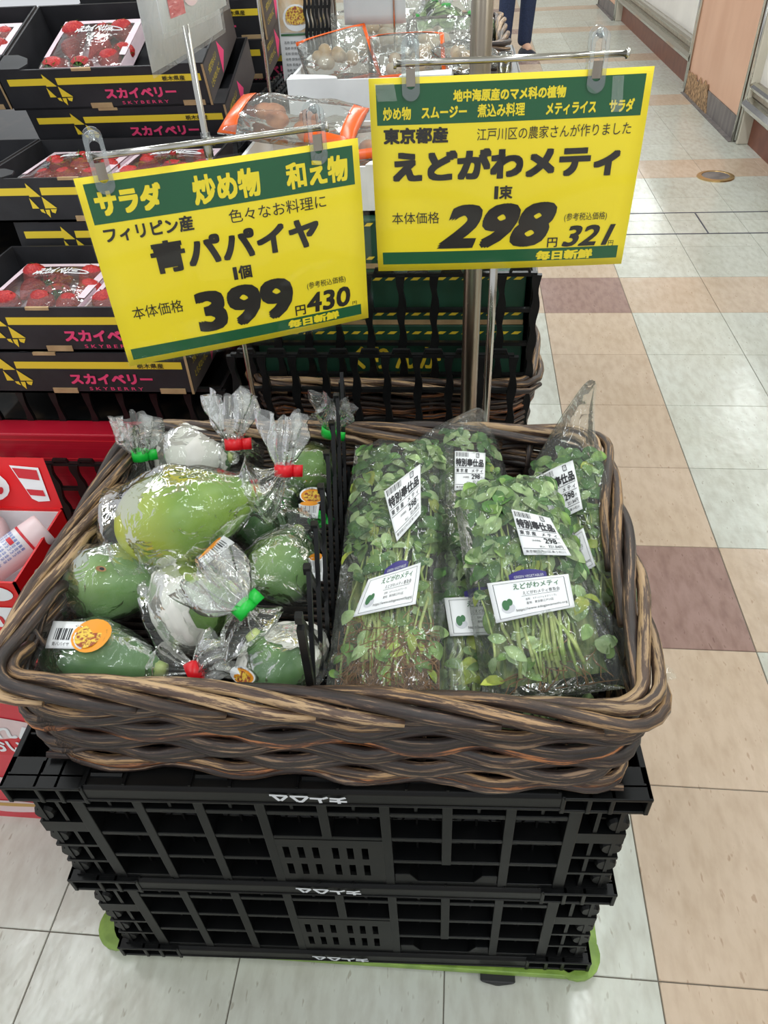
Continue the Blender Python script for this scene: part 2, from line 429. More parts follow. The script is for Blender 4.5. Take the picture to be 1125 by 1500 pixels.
_tc = {}
def glyphs(body, bold=0.0, res=3):
    key = (body, bold)
    if key in _tc: return _tc[key]
    c = bpy.data.curves.new('t', 'FONT'); c.body = body; c.resolution_u = res
    o = bpy.data.objects.new('t', c); COL.objects.link(o)
    dg = bpy.context.evaluated_depsgraph_get()
    me = o.evaluated_get(dg).to_mesh()
    v = [(p.co.x, p.co.y) for p in me.vertices]; f = [tuple(p.vertices) for p in me.polygons]
    bpy.data.objects.remove(o); bpy.data.curves.remove(c)
    x0 = min(p[0] for p in v); x1 = max(p[0] for p in v); y0 = min(p[1] for p in v); y1 = max(p[1] for p in v)
    v = [((x - x0) / (x1 - x0), (y - y0) / (y1 - y0)) for x, y in v]
    v = [(x, y, 0) for x, y in v]
    if bold >= .008:   # heavier weight: overprint the glyphs a little to each side
        v0_, f0_ = v[:], f[:]; asp = (y1 - y0) / (x1 - x0); lay = 0
        rings = [bold] if bold < .03 else [bold, bold * .5]
        for rad in rings:
            for k in range(8 if bold > .02 else 4):
                a = PI * 2 * k / (8 if bold > .02 else 4); lay += 1
                m_ = len(v); v += [(x + asp * rad * max(-1, min(1, 1.35 * math.cos(a))), y + rad * max(-1, min(1, 1.35 * math.sin(a))), lay) for x, y, q in v0_]
                f += [tuple(i + m_ for i in q) for q in f0_]
        xa, xb = min(p[0] for p in v), max(p[0] for p in v); ya, yb = min(p[1] for p in v), max(p[1] for p in v)
        v = [((x - xa) / (xb - xa), (y - ya) / (yb - ya), q) for x, y, q in v]
    _tc[key] = (v, f)
    return v, f
def lettering(body, fn, u0, u1, v0, v1, mat, parent, bold=0.0, flip=False, shear=0.0, name='lettering', mb=None, h=0.0):
    """fn(u, v, h) -> point, v grows downwards; text fills the box"""
    gv, gf = glyphs(body, bold)
    pts = []
    for a, b, lay in gv:
        bb = b if flip else 1 - b
        pts.append(fn(u0 + (u1 - u0) * (a + shear * (b - 0.5)), v0 + (v1 - v0) * bb, h + lay * 1.5e-5))
    if mb is not None:
        mb.add(pts, gf); return mb
    q = MB().add(pts, gf)
    return q.obj(name, mat, parent)

# ================================================================ FLOOR
T = 0.303
fb = MB().box(-3.2, 2.6, -4.5, 13.2, -0.05, -0.0015)
floor = tag(fb.obj('floor', M['joint']), kind='structure')
tile_me = {}
for k in ('tile_white', 'tile_beige', 'tile_brown'):
    e = T / 2 - 0.0007; g = 0.0008
    mb = MB().add([(-e, -e, -0.0015), (e, -e, -0.0015), (e, e, -0.0015), (-e, e, -0.0015), (-e + g, -e + g, 0), (e - g, -e + g, 0), (e - g, e - g, 0), (-e + g, e - g, 0)],
                  [(4, 5, 6, 7), (0, 1, 5, 4), (1, 2, 6, 5), (2, 3, 7, 6), (3, 0, 4, 7)])
    tile_me[k] = mb.mesh(k, M[k])
def tile_kind(u, v):
    # u column to the right, v row towards the camera; bands every 5 tiles
    cb = (u % 5 == 0); rb = (v % 5 == 0)
    if cb and rb: return 'tile_brown'
    return 'tile_beige' if (cb or rb) else 'tile_white'
near = []
far = {'tile_white': MB(), 'tile_beige': MB(), 'tile_brown': MB()}
for v in range(-43, 14):
    for u in range(-10, 8):
        cx, cy = (u + 0.5) * T, -(v + 0.5) * T
        if cx > 1.95: continue
        vis = (-21 <= v <= 10) and ((u >= 0 and u <= 4) or (u == -1 and -21 <= v < -8) or (u >= -5 and u <= -1 and 6 <= v <= 10) or (u in (-6, -5, -4) and 4 <= v <= 9) or (u == -1 and v >= -8))
        if vis and len(near) < 298:
            near.append((u, v))
            mesh_obj('tile', tile_me[tile_kind(u, v)], floor, Matrix.Translation((cx, cy, 0)))
        else:
            e = T / 2 - 0.0007
            far[tile_kind(u, v)].add([(cx - e, cy - e, -0.0002), (cx + e, cy - e, -0.0002), (cx + e, cy + e, -0.0002), (cx - e, cy + e, -0.0002)], [(0, 1, 2, 3)])
for k, mb in far.items():
    if mb.v: tag(mb.obj('far_tiles', M[k], floor), kind='stuff')
# service hatch: dark metal grooves let into the floor, and the round brass drain
for n_, (x0, x1, y0, y1) in enumerate(((-0.2, 1.18, 0.700, 0.708), (-0.2, 1.18, 0.442, 0.450), (0.738, 0.744, 0.45, 0.70))):
    tag(MB().box(x0, x1, y0, y1, -0.002, 0.0012).obj('trim_%d' % (n_ + 1), M['groove']), kind='structure')
dr = thing('floor_drain', 'round brass drain cover in the aisle floor', 'drain', (0.954, 1.213, 0))
MB().lathe([(0.09, 0), (0.088, 0.006), (0.068, 0.008), (0.066, 0.005)], 32).obj('ring', M['brass'], dr, smooth=False)
MB().lathe([(0.066, 0.001), (0.066, 0.006), (0.05, 0.0065)], 32).obj('cover', M['base_grey'], dr)

# ================================================================ ROOM SHELL
tag(MB().box(-3.2, 2.6, -4.5, 13.2, 2.85, 2.9).obj('ceiling', M['ceiling']), kind='structure')
tag(MB().box(-3.2, 2.6, 13.2, 13.3, 0, 2.85).obj('wall_back', M['wall_pale']), kind='structure')
tag(MB().box(2.6, 2.7, -4.5, 13.2, 0, 2.85).obj('wall_right', M['wall_pale']), kind='structure')

# ================================================================ REFRIGERATED CASES ON THE RIGHT
def display_case(y0, y1, label):
    t = thing('display_case', label, 'display case', (1.2, (y0 + y1) / 2, 0)); h = (y1 - y0) / 2
    MB().box(0.06, 0.75, -h, h, 0.0, 0.13).obj('kick_panel', M['kick_brown'], t)
    mb = MB(); mb.add([(0.10, -h, 0.13), (0.02, -h, 0.24), (0.02, -h, 0.30), (0.75, -h, 0.30), (0.75, -h, 0.13),
                       (0.10, h, 0.13), (0.02, h, 0.24), (0.02, h, 0.30), (0.75, h, 0.30), (0.75, h, 0.13)],
                      [(0, 1, 2, 3, 4), (9, 8, 7, 6, 5), (0, 5, 6, 1), (1, 6, 7, 2), (2, 7, 8, 3), (3, 8, 9, 4), (4, 9, 5, 0)])
    mb.obj('lower_panel', M['dull_steel'], t)
    MB().box(0.045, 0.72, -h + 0.02, h - 0.02, 0.30, 0.92).obj('front_panel', M['case_white'], t)
    prof = [(0.0, -0.035), (-0.028, -0.024), (-0.038, 0.0), (-0.028, 0.024), (0.0, 0.035)]
    bm_ = MB()
    for zc, rr in ((0.20, 1.0), (0.285, 0.6)):
        ps = [(a * rr, b * rr + zc) for a, b in prof]
        bm_.prism(ps, -h, h, lambda a, b, hh: (a + 0.02, hh, b))
    bm_.obj('bumper_rail', M['chrome'], t)
    for yy in (-h + 0.012, h - 0.012):
        MB().box(0.0, 0.72, yy - 0.012, yy + 0.012, 0.0, 0.95).obj('end_leg', M['cream'], t, bevel=0.006)
        MB().tube([(-0.004, yy, 0.02), (-0.004, yy, 0.95)], 0.009, 8).obj('edge_trim', M['chrome'], t, smooth=True)
    MB().box(0.03, 0.75, -h, h, 0.92, 0.95).obj('top_ledge', M['chrome'], t)
    for k in range(int((y1 - y0) / 0.9)):
        yy = -h + 0.9 * (k + 1)
        if yy < h - 0.1: MB().box(0.0955, 0.1105, yy - 0.003, yy + 0.003, 0.128, 0.16).obj('seam', M['rubber'], t)
    return t
display_case(3.10, 6.35, 'long refrigerated case with chrome bumper beyond the peach end panel')
display_case(-1.2, 1.80, 'nearest refrigerated case, its cream leg and chrome bumper at the right edge')
def end_panel(y0, y1, label, worn):
    t = thing('end_panel', label, 'panel', (1.2, (y0 + y1) / 2, 0)); h = (y1 - y0) / 2
    MB().box(0, 0.7, -h, h, 0.12, 1.6).obj('panel_board', M['peach'], t, bevel=0.004)
    MB().box(-0.004, 0.7, -h, h, 0.0, 0.12).obj('base_strip', M['base_grey'], t)
    MB().box(-0.03, 0.0, -h, h, 0.0, 0.006).obj('floor_edge', M['base_grey'], t)
    for yy in (-h + 0.006, h - 0.006):
        MB().tube([(-0.006, yy, 0.0), (-0.006, yy, 1.6)], 0.010, 8).obj('edge_trim', M['chrome'], t, smooth=True)
    if worn:
        rr = random.Random(3)
        pts = [(0.0, 0.0)] + [(0.0, .14)] + [(.04 * k, .115 + .045 * rr.random()) for k in range(1, 14)] + [(.56, .06), (.60, 0.0)]
        MB().prism(pts, -.006, .0, lambda a, b, hh: (-.004 + hh, h - .02 - a, b)).obj('worn_patch', M['rot'], t)
    return t
end_panel(1.83, 3.07, 'peach end panel with a worn, peeling lower edge', True)
end_panel(6.38, 7.6, 'farthest peach end panel, at the top edge of the aisle', False)

# ================================================================ PERSON (far down the aisle, only a leg in view)
def person():
    t = thing('person', 'person in dark blue jeans and dark shoes standing far down the aisle', 'person', (0.10, 4.50, 0), 0.5)
    def skin(name, mat, verts, edges, radii, root=0):
        me = bpy.data.meshes.new(name); me.from_pydata(verts, edges, []); me.materials.append(mat)
        o = bpy.data.objects.new(name, me); COL.objects.link(o); o.parent = t
        sk = o.modifiers.new('skin', 'SKIN'); sk.use_smooth_shade = True
        for d, r_ in zip(me.skin_vertices[0].data, radii): d.radius = r_; d.use_root = False
        me.skin_vertices[0].data[root].use_root = True
        s_ = o.modifiers.new('s', 'SUBSURF'); s_.levels = 1; s_.render_levels = 2
        return o
    # body is one continuous surface; jeans, jacket, shoes and hair lie on it
    V = [(0, 0, .92), (0, 0, 1.10), (0, .01, 1.30), (0, .01, 1.42), (0, 0, 1.50), (0, -.02, 1.60), (0, -.02, 1.68)]
    E = [(0, 1), (1, 2), (2, 3), (3, 4), (4, 5), (5, 6)]
    Rr = [(.145, .10), (.13, .09), (.15, .10), (.11, .08), (.05, .05), (.075, .09), (.07, .085)]
    for sx in (-1, 1):
        b = len(V)
        V += [(sx * .18, .01, 1.39), (sx * .24, .03, 1.13), (sx * .25, -.06, .90), (sx * .25, -.09, .82), (sx * .245, -.10, .76)]
        E += [(3, b), (b, b + 1), (b + 1, b + 2), (b + 2, b + 3), (b + 3, b + 4)]
        Rr += [(.06, .06), (.042, .042), (.03, .03), (.035, .022), (.02, .015)]
        b = len(V)
        V += [(sx * .09, 0, .86), (sx * .10, -.02, .48), (sx * .10, .01, .10), (sx * .10, -.09, .05)]
        E += [(0, b), (b, b + 1), (b + 1, b + 2), (b + 2, b + 3)]
        Rr += [(.085, .085), (.058, .058), (.038, .038), (.035, .03)]
    skin('body', M['skin'], V, E, Rr)
    V = [(0, 0, .96), (0, 0, .90)]; E = [(0, 1)]; Rr = [(.16, .115), (.155, .12)]
    for sx in (-1, 1):
        b = len(V)
        V += [(sx * .092, 0, .82), (sx * .10, -.02, .48), (sx * .10, .01, .15), (sx * .10, .012, .075)]
        E += [(1, b), (b, b + 1), (b + 1, b + 2), (b + 2, b + 3)]
        Rr += [(.095, .095), (.072, .072), (.062, .062), (.064, .064)]
    skin('jeans', M['denim'], V, E, Rr, 1)
    V = [(0, 0, .93), (0, 0, 1.12), (0, .01, 1.30), (0, .01, 1.43)]; E = [(0, 1), (1, 2), (2, 3)]; Rr = [(.17, .12), (.155, .115), (.175, .12), (.12, .09)]
    for sx in (-1, 1):
        b = len(V)
        V += [(sx * .18, .01, 1.40), (sx * .24, .03, 1.13), (sx * .25, -.05, .93)]
        E += [(3, b), (b, b + 1), (b + 1, b + 2)]; Rr += [(.075, .075), (.058, .058), (.045, .045)]
    skin('jacket', M['jacket'], V, E, Rr, 1)
    for sx in (-1, 1):
        sh = MB(); sh.grid(16, 7, lambda u, w, sx=sx: (sx * .10 + math.cos(u * 2 * PI) * .047 * math.cos(w * PI / 2.05), -.055 + math.sin(u * 2 * PI) * .135 * math.cos(w * PI / 2.05), .022 + .06 * math.sin(w * PI / 2) * (1.1 if math.sin(u * 2 * PI) > 0 else .8)), True)
        sh.obj('shoe', M['shoe'], t, smooth=True)
        so = MB(); so.lathe([(1, 0), (1.04, .008), (1.0, .024)], 20, Matrix.Translation((sx * .10, -.055, 0)) @ Matrix.Diagonal((.05, .138, 1, 1))).obj('shoe_sole', M['shoe_sole'], t)
        for k in range(4):
            fx = sx * (.243 - .012 * 0) + (k - 1.5) * .017
            MB().tube([(fx, -.10, .78), (fx, -.105, .745), (fx * 1.0, -.10, .705 + .008 * abs(k - 1.5)), (fx, -.09, .69 + .01 * abs(k - 1.5))], [.009, .009, .008, .006], 6).obj('finger', M['skin'], t, smooth=True)
        MB().tube([(sx * .225, -.12, .80), (sx * .215, -.15, .77), (sx * .215, -.155, .74)], [.011, .010, .007], 6).obj('thumb', M['skin'], t, smooth=True)
    hm = MB(); hm.grid(20, 9, lambda u, w: (math.cos(u * 2 * PI) * .088 * math.sin(PI * (1 - w * .62)) , -.005 + math.sin(u * 2 * PI) * .108 * math.sin(PI * (1 - w * .62)), 1.655 + .105 * -math.cos(PI * (1 - w * .62)) * 1.0), True)
    # cap of hair
    hm = MB(); hm.grid(20, 9, lambda u, w: (math.cos(u * 2 * PI) * .086 * math.sin(w * PI * .6 + .01), .005 + math.sin(u * 2 * PI) * .104 * math.sin(w * PI * .6 + .01), 1.655 + .108 * math.cos(w * PI * .6)), True)
    hm.obj('hair', M['hair'], t, smooth=True)
    MB().lathe([(.001, 0), (.012, .004), (.014, .016), (.006, .03)], 8, Matrix.Translation((0, -.125, 1.62))).obj('nose', M['skin'], t, smooth=True)
    for sx in (-1, 1):
        MB().lathe([(.001, -.006), (.008, -.002), (.008, .002), (.001, .006)], 8, Matrix.Translation((sx * .03, -.105, 1.66))).obj('eye', M['hair'], t, smooth=True)
        MB().lathe([(.004, -.03), (.012, -.01), (.014, .012), (.004, .028)], 8, Matrix.Translation((sx * .08, -.01, 1.645))).obj('ear', M['skin'], t, smooth=True)
    MB().box(-.022, .022, -.118, -.108, 1.587, 1.592).obj('mouth', M['red_print'], t)
person()

# ================================================================ BLACK FOLDING CRATES (stack of two) AND DOLLY
CR_RZ = 0.043
CR_C = (-0.4455, -2.227)
CW, CD, CH, BODY = 0.647, 0.42, 0.2225, 0.19
def crate(z0, label, bottom_rail):
    t = thing('folding_crate', label, 'crate', (CR_C[0], CR_C[1], z0), CR_RZ, 'black folding crates in the front stack')
    hw, hd = CW / 2, CD / 2
    # inner shell
    sh = MB(); sh.box(-hw + .03, hw - .03, -hd + .024, hd - .024, 0, BODY)
    sh.obj('shell', M['black_dusty'], t)
    # side walls and back wall ribs
    sb = MB()
    for sx in (-1, 1):
        for k in range(8):
            y = -hd + .03 + k * (CD - .06) / 7
            sb.box(min(sx * (hw - .03), sx * (hw - .004)), max(sx * (hw - .03), sx * (hw - .004)), y - .003, y + .003, 0, BODY)
        for zz in (.0, .05, .1, .15, BODY - .004):
            sb.box(min(sx * (hw - .03), sx * (hw - .004)), max(sx * (hw - .03), sx * (hw - .004)), -hd + .01, hd - .01, zz, zz + .004)
    sb.box(-hw + .03, hw - .03, hd - .024, hd - .006, 0, BODY)
    sb.obj('side_rib', M['black_plastic'], t)
    F = -hd
    # front lattice: posts, bars
    zone = .058
    gx0, gx1 = -hw + zone, hw - zone
    cw = (gx1 - gx0) / 8
    lat = MB()
    rows = [0.0, 0.008, .062, .066, .118, .123, .172, .177, .188, .19]
    bars = [(0.0, .008), (.055, .062), (.109, .116), (.163, .171), (.184, .19)]
    for a, b in bars: lat.box(gx0, gx1, F, F + .022, a, b)
    for k in range(9):
        x = gx0 + k * cw
        lo = 0.0
        if k == 4: lo = .116
        if k == 6: lo = .055
        w = .0055 if 0 < k < 8 else .007
        lat.box(x - w, x + w, F - .001, F + .022, lo, .19)
    for k in range(16):  # slim upper row dividers
        x = gx0 + (k + .5) * cw / 1.0 if k < 8 else 0
        if k < 8: lat.box(x - .002, x + .002, F + .002, F + .02, .171, .184)
    # hinge gussets in the merged lower cell
    for xx, sg in ((gx0 + 5 * cw + .006, 1), (gx0 + 7 * cw - .006, -1)):
        lat.prism([(xx, .008), (xx + sg * .028, .008), (xx + sg * .018, .026), (xx, .026)][::sg], F, F + .02, lambda a, b, h: (a, h, b))
    lat.obj('lattice_wall', M['black_plastic'], t, bevel=.0008)
    # trusses seen deep in each cell
    tr = MB()
    for k in range(8):
        for (a, b) in ((.008, .055), (.062, .109), (.116, .163)):
            if k in (3, 4) and b < .116: continue
            x0, x1 = gx0 + k * cw + .006, gx0 + (k + 1) * cw - .006
            xm = (x0 + x1) / 2; y = F + .021
            tr.tube([(x0, y - .003, a + .014), (x0 + .018, y - .006, b - .012), (x1 - .018, y - .006, b - .012), (x1, y - .003, a + .014)], .0026, 4)
            tr.tube([(xm - .016, y - .001, a + .004), (xm, y - .004, b - .004), (xm + .016, y - .001, a + .004)], .0015, 4)
            tr.box(xm - .0012, xm + .0012, y - .005, y, a, a + .02)
            tr.tube([(x0 + .006, y, a + .006), (x1 - .006, y, a + .006)], .0016, 4)
    tr.obj('truss', M['black_rail'], t)
    # handle plates with two groups of slots
    for g in (0,):
        x0, x1 = gx0 + 3 * cw, gx0 + 5 * cw
        hp = MB(); z0_, z1_ = .008, .109
        xs = []
        for c0 in (x0 + .012, x1 - .012 - .052):
            for k in range(3): xs.append((c0 + k * .0170, c0 + k * .0170 + .0075))
        zs = [(.022, .049), (.064, .091)]
        cuts_x = sorted(set([x0, x1] + [q for p in xs for q in p])); cuts_z = sorted(set([z0_, z1_] + [q for p in zs for q in p]))
        for i in range(len(cuts_x) - 1):
            for j in range(len(cuts_z) - 1):
                mx, mz = (cuts_x[i] + cuts_x[i + 1]) / 2, (cuts_z[j] + cuts_z[j + 1]) / 2
                if any(a < mx < b for a, b in xs) and any(a < mz < b for a, b in zs): continue
                hp.box(cuts_x[i], cuts_x[i + 1], F - .0005, F + .004, cuts_z[j], cuts_z[j + 1])
        hp.obj('handle_plate', M['black_rail'], t)
    # corner zones: two narrow columns, scalloped outer edge
    for sx in (-1, 1):
        cz = MB()
        xo, xi = sx * hw, sx * (hw - zone)
        for f in (0.02, .5, .98):
            x = xi + (xo - xi) * f * .86
            cz.box(x - .0022, x + .0022, F + .001, F + .026, 0, .19)
        for a, b in ((0, .004), (.038, .043), (.078, .083), (.115, .137), (.184, .19)):
            cz.box(min(xi, xo), max(xi, xo), F, F + .028, a, b)
        cz.box(min(xi, xo * .985), max(xi, xo * .985), F + .022, F + .03, 0, .19)
        for zc in (.02, .058, .098, .126, .150):
            cz.lathe([(.0105, .002), (.0125, .006), (.0125, .03)], 12, Matrix.Translation((xo - sx * .009, F, zc)) @ Matrix.Rotation(-PI / 2, 4, 'X'))
        cz.obj('corner_post', M['black_plastic'], t)
    def rail(za, zb, nm):
        rm = MB()
        rx = hw - .075
        # sloped centre rail
        rm.prism([(F - .001, za), (F - .005, za + .004), (F - .005, zb - .004), (F - .002, zb), (F + .03, zb), (F + .03, za)], -rx, rx, lambda a, b, h: (h, a, b))
        rm.box(-rx, rx, F - .0065, F - .004, za + .008, za + .0100)
        rm.obj(nm, M['black_rail'], t, bevel=.001)
        for sx in (-1, 1):
            cb = MB()
            a0, a1 = sx * rx, sx * (hw + .012)
            cb.box(min(a0, a1), max(a0, a1), F - .007, F + .010, zb - .005, zb)
            cb.box(min(a0, a1), max(a0, a1), F - .005, F + .03, za, za + .005)
            cb.box(min(a0, a1), max(a0, a1), F + .006, F + .03, za, zb)
            for f in (0.0, .30, .56, 1.0):
                x = a0 + (a1 - a0) * f - (sx * .0025 if f == 1 else 0)
                cb.box(x - .0025, x + .0025, F - .006, F + .026, za, zb)
            cb.box(min(sx * (hw + .005), a1), max(sx * (hw + .005), a1), F + .01, hd + .01, za, zb)
            cb.box(min(sx * (hw - .03), sx * (hw - .026)), max(sx * (hw - .03), sx * (hw - .026)), F + .01, hd + .01, za, zb)
            cb.box(min(sx * (hw - .03), a1), max(sx * (hw - .03), a1), F + .02, hd + .01, za, za + .003)
            for kk in range(11):
                yy = F + .02 + kk * .038
                cb.box(min(sx * (hw - .03), a1), max(sx * (hw - .03), a1), yy, yy + .003, za, zb - .002)
            cb.obj('corner_block', M['black_plastic'], t, bevel=.001)
    rail(BODY, CH, 'top_rail')
    fn = lambda zt: (lambda u, v, h: (-.115 + u * .092, F - .0145 - h, zt - v * .0115))
    word = 'ヤマイチ'
    def txt(zt, x0):
        q = None
        # the maker's marking stands on its head: four white characters drawn stroke by stroke
        strokes = ([(165, 195), (345, 203), (272, 266)], [(200, 198), (258, 268)], [(372, 205), (556, 208), (492, 270)], [(395, 212), (448, 272), (500, 272)],
                   [(572, 226), (700, 232), (758, 210)], [(668, 232), (680, 286)], [(775, 224), (872, 230), (938, 212)], [(770, 258), (948, 264)], [(862, 226), (868, 290)])
        q = MB()
        for i, st_ in enumerate(strokes):
            for (ax_, ay_), (bx_, by_) in zip(st_, st_[1:]):
                L0 = math.hypot(bx_ - ax_, (by_ - ay_) * 1.5); dx, dy = (bx_ - ax_) / L0, (by_ - ay_) * 1.5 / L0
                w_ = 17
                pts = [(ax_ - dy * w_, ay_ + dx * w_ / 1.5), (ax_ + dy * w_, ay_ - dx * w_ / 1.5), (bx_ + dy * w_, by_ - dx * w_ / 1.5), (bx_ - dy * w_, by_ + dx * w_ / 1.5)]
                q.add([(x0 + (a - 160) / 790 * .080, F - .0070 - i * 2e-5 - (st_.index((ax_, ay_)) * 1e-5), zt - (b - 190) / 100 * .0150) for a, b in pts], [(0, 1, 2, 3)])
        q.obj('lettering', M['white_print'], t)
    txt(CH - .0035, -.050)
    if bottom_rail:
        rail(-.033, 0.0, 'bottom_rail')
        txt(-.006, -.054)
    # open top: rim walls, hinge lugs and deck
    tp = MB()
    tp.box(-hw + .02, hw - .02, -hd + .03, hd - .02, CH - .016, CH - .008)
    tp.box(-hw - .01, hw + .01, hd - .02, hd + .008, BODY, CH)
    tp.box(-hw + .075, hw - .075, -hd + .034, -hd + .040, CH - .01, CH - .001)
    tp.obj('deck', M['black_plastic'], t, bevel=.001)
    for k in range(5):
        x = -hw + .10 + k * (CW - .20) / 4
        lg = MB(); lg.box(x - .022, x + .022, F + .004, F + .030, CH - .004, CH - .0015)
        lg.tube([(x - .017, F + .010, CH - .001), (x + .017, F + .010, CH - .001)], .0042, 8)
        for q in (-.021, .021): lg.box(x + q - .0015, x + q + .0015, F - .002, F + .028, CH - .004, CH + .003)
        lg.obj('hinge_lug', M['black_plastic'], t)
    return t
crate(0.2825, 'upper black folding crate, right under the wicker basket of papayas and greens', False)
crate(0.060, 'lower black folding crate, standing on the green dolly', True)

dol = thing('dolly', 'green plastic dolly showing under the lowest black crate', 'dolly', (CR_C[0] - .010, CR_C[1] - .002, 0), .014)
def rrect(w, d, r, n=6):
    pts = []
    for cx, cy, a0 in ((w / 2 - r, -d / 2 + r, -PI / 2), (w / 2 - r, d / 2 - r, 0), (-w / 2 + r, d / 2 - r, PI / 2), (-w / 2 + r, -d / 2 + r, PI)):
        for k in range(n + 1):
            a = a0 + PI / 2 * k / n; pts.append((cx + r * math.cos(a), cy + r * math.sin(a)))
    return pts
MB().prism(rrect(.738, .424, .05), .014, .0262).obj('frame', M['green_dolly'], dol, bevel=.002)
MB().prism(rrect(.70, .42, .04), .0262, .0268).obj('deck', M['green_dolly'], dol)
for sx in (-1, 1):
    for sy in (-1, 1):
        cc = MB(); cc.lathe([(.036, .0), (.036, .006), (.030, .0068)], 20, Matrix.Translation((sx * .335, sy * .18, .0200)))
        cc.obj('corner_cup', M['green_dolly'], dol)
for xx, yy in ((.225, -.212), (-.25, -.17), (.25, .17), (-.25, .17)):
    MB().add([(xx - .026, yy - .010, .0139), (xx + .026, yy - .010, .0139), (xx + .026, yy + .03, .0139), (xx - .026, yy + .03, .0139), (xx - .003, yy - .010, 0.0), (xx + .003, yy - .010, 0.0), (xx + .003, yy - .004, 0.0), (xx - .003, yy - .004, 0)],
             [(0, 3, 2, 1), (4, 5, 6, 7), (0, 1, 5, 4), (1, 2, 6, 5), (2, 3, 7, 6), (3, 0, 4, 7)]).obj('caster', M['rubber'], dol, bevel=.003)

# ================================================================ WICKER BASKETS
def wicker_basket(label, x0, x1, y0, y1, inset, zb, zr, rows, cane_r, rim_r, spacing, rr_, seed, fine=True):
    t = thing('wicker_basket', label, 'basket', ((x0 + x1) / 2, (y0 + y1) / 2, zb))
    cx, cy = (x0 + x1) / 2, (y0 + y1) / 2
    W0, D0 = x1 - x0, y1 - y0
    rnd = random.Random(seed)
    def per(s, w, d, r):
        """rounded rectangle by arc fraction s in [0,1): point, outward normal (starts front-left, runs right)"""
        a, b, c = w - 2 * r, d - 2 * r, PI / 2 * r
        Lp = 2 * a + 2 * b + 4 * c; q = (s % 1) * Lp
        segs = [('l', a, (-w / 2 + r, -d / 2), (1, 0)), ('c', c, (w / 2 - r, -d / 2 + r), -PI / 2), ('l', b, (w / 2, -d / 2 + r), (0, 1)), ('c', c, (w / 2 - r, d / 2 - r), 0),
                ('l', a, (w / 2 - r, d / 2), (-1, 0)), ('c', c, (-w / 2 + r, d / 2 - r), PI / 2), ('l', b, (-w / 2, d / 2 - r), (0, -1)), ('c', c, (-w / 2 + r, -d / 2 + r), PI)]
        for k, ln, p, dd in segs:
            if q <= ln or (k, p) == (segs[-1][0], segs[-1][2]):
                if k == 'l': return Vector((p[0] + dd[0] * q, p[1] + dd[1] * q, 0)), Vector((dd[1], -dd[0], 0))
                an = dd + q / r
                return Vector((p[0] + r * math.cos(an), p[1] + r * math.sin(an), 0)), Vector((math.cos(an), math.sin(an), 0))
            q -= ln
    Lp = 2 * (W0 + D0)
    H = zr - zb
    n = int(Lp / (.012 if fine else .02))
    nst = max(8, round(Lp / spacing))
    mats = ['cane_dark', 'cane_rust', 'cane_mid', 'cane_dark', 'cane_dark']
    for j in range(rows):
        f = (j + .5) / rows
        w = W0 - 2 * inset * (1 - f) - 2 * rim_r; d = D0 - 2 * inset * (1 - f) - 2 * rim_r
        z = cane_r + f * (H - rim_r * 1.6)
        ph = PI * ((j // 3) % 2) + rnd.uniform(-.15, .15)
        pts = []
        for i in range(n):
            s = i / n
            p, nn = per(s, w, d, rr_)
            wv = math.sin(s * nst * PI + ph)
            jit = noise.noise((s * 60, j * 3.1, seed)) * .0022
            q = p + nn * (wv * .0048 + jit)
            q.z = z + math.cos(s * nst * PI) * .0030 + noise.noise((s * 40, j * 7.7, seed + 5)) * .0022
            pts.append(q)
        CMB().tube(pts, cane_r * rnd.uniform(.85, 1.15), 6, closed=True).obj('weaver', M[mats[rnd.randrange(5)]], t, smooth=True)
    for k in range(nst):
        s = (k + .5) / nst
        pb, nb = per(s, W0 - 2 * inset - 2 * rim_r - .012, D0 - 2 * inset - 2 * rim_r - .012, rr_)
        pt, nt_ = per(s, W0 - 2 * rim_r - .012, D0 - 2 * rim_r - .012, rr_)
        a = Vector((pb.x, pb.y, 0.002)); b = Vector((pt.x, pt.y, H - rim_r))
        CMB().tube([a, (a + b) / 2, b], cane_r * .95, 6).obj('stake', M['cane_dark'], t, smooth=True)
    # braided rim: overlapping canes, each climbing from the inside, over the top and down outside
    nr = max(8, round(Lp / .092)) if fine else max(8, round(Lp / .12))
    span = 3.3 / nr
    for k in range(nr):
        s0 = k / nr + rnd.uniform(-.003, .003)
        m = 26 if fine else 14
        pts, rs = [], []
        for i in range(m):
            u = i / (m - 1)
            th = PI * (1.12 - 1.30 * (u ** 1.1))
            rho = rim_r * (1.0 + .10 * math.sin(k * 2.3))
            p, nn = per(s0 + span * u, W0 - 2 * rim_r, D0 - 2 * rim_r, rr_ * .8)
            q = p + nn * (math.cos(th) * rho * 1.0)
            q.z = H - rim_r * .4 + math.sin(th) * rho * .75 - rim_r * .5 * max(0, u - .7) + noise.noise((u * 3, k, seed)) * .002
            if u < .08: q.z -= .008 * (1 - u / .08)
            pts.append(q)
            rs.append((rim_r * .54) * (1 + .08 * noise.noise((u * 12, k * 5, seed))) * (1 - .35 * max(0, u - .85) / .15))
        CMB().tube(pts, rs, 8).obj('rim_cane', M[['cane_tan', 'cane_mid', 'cane_tan', 'cane_dark', 'cane_mid'][(k * 3 + seed) % 5]], t, smooth=True)
    # woven floor
    wb, db = W0 - 2 * inset - 2 * rim_r, D0 - 2 * inset - 2 * rim_r
    fl = CMB()
    kx = int(wb / .02); ky = int(db / .012)
    for k in range(ky):
        y = -db / 2 + (k + .5) * db / ky
        fl.tube([(-wb / 2 + wb * i / 24, y, .006 + .003 * math.sin(i * PI + PI * (k % 2))) for i in range(25)], .0042, 4)
    fl.obj('woven_base', M['cane_dark'], t, smooth=True)
    return t
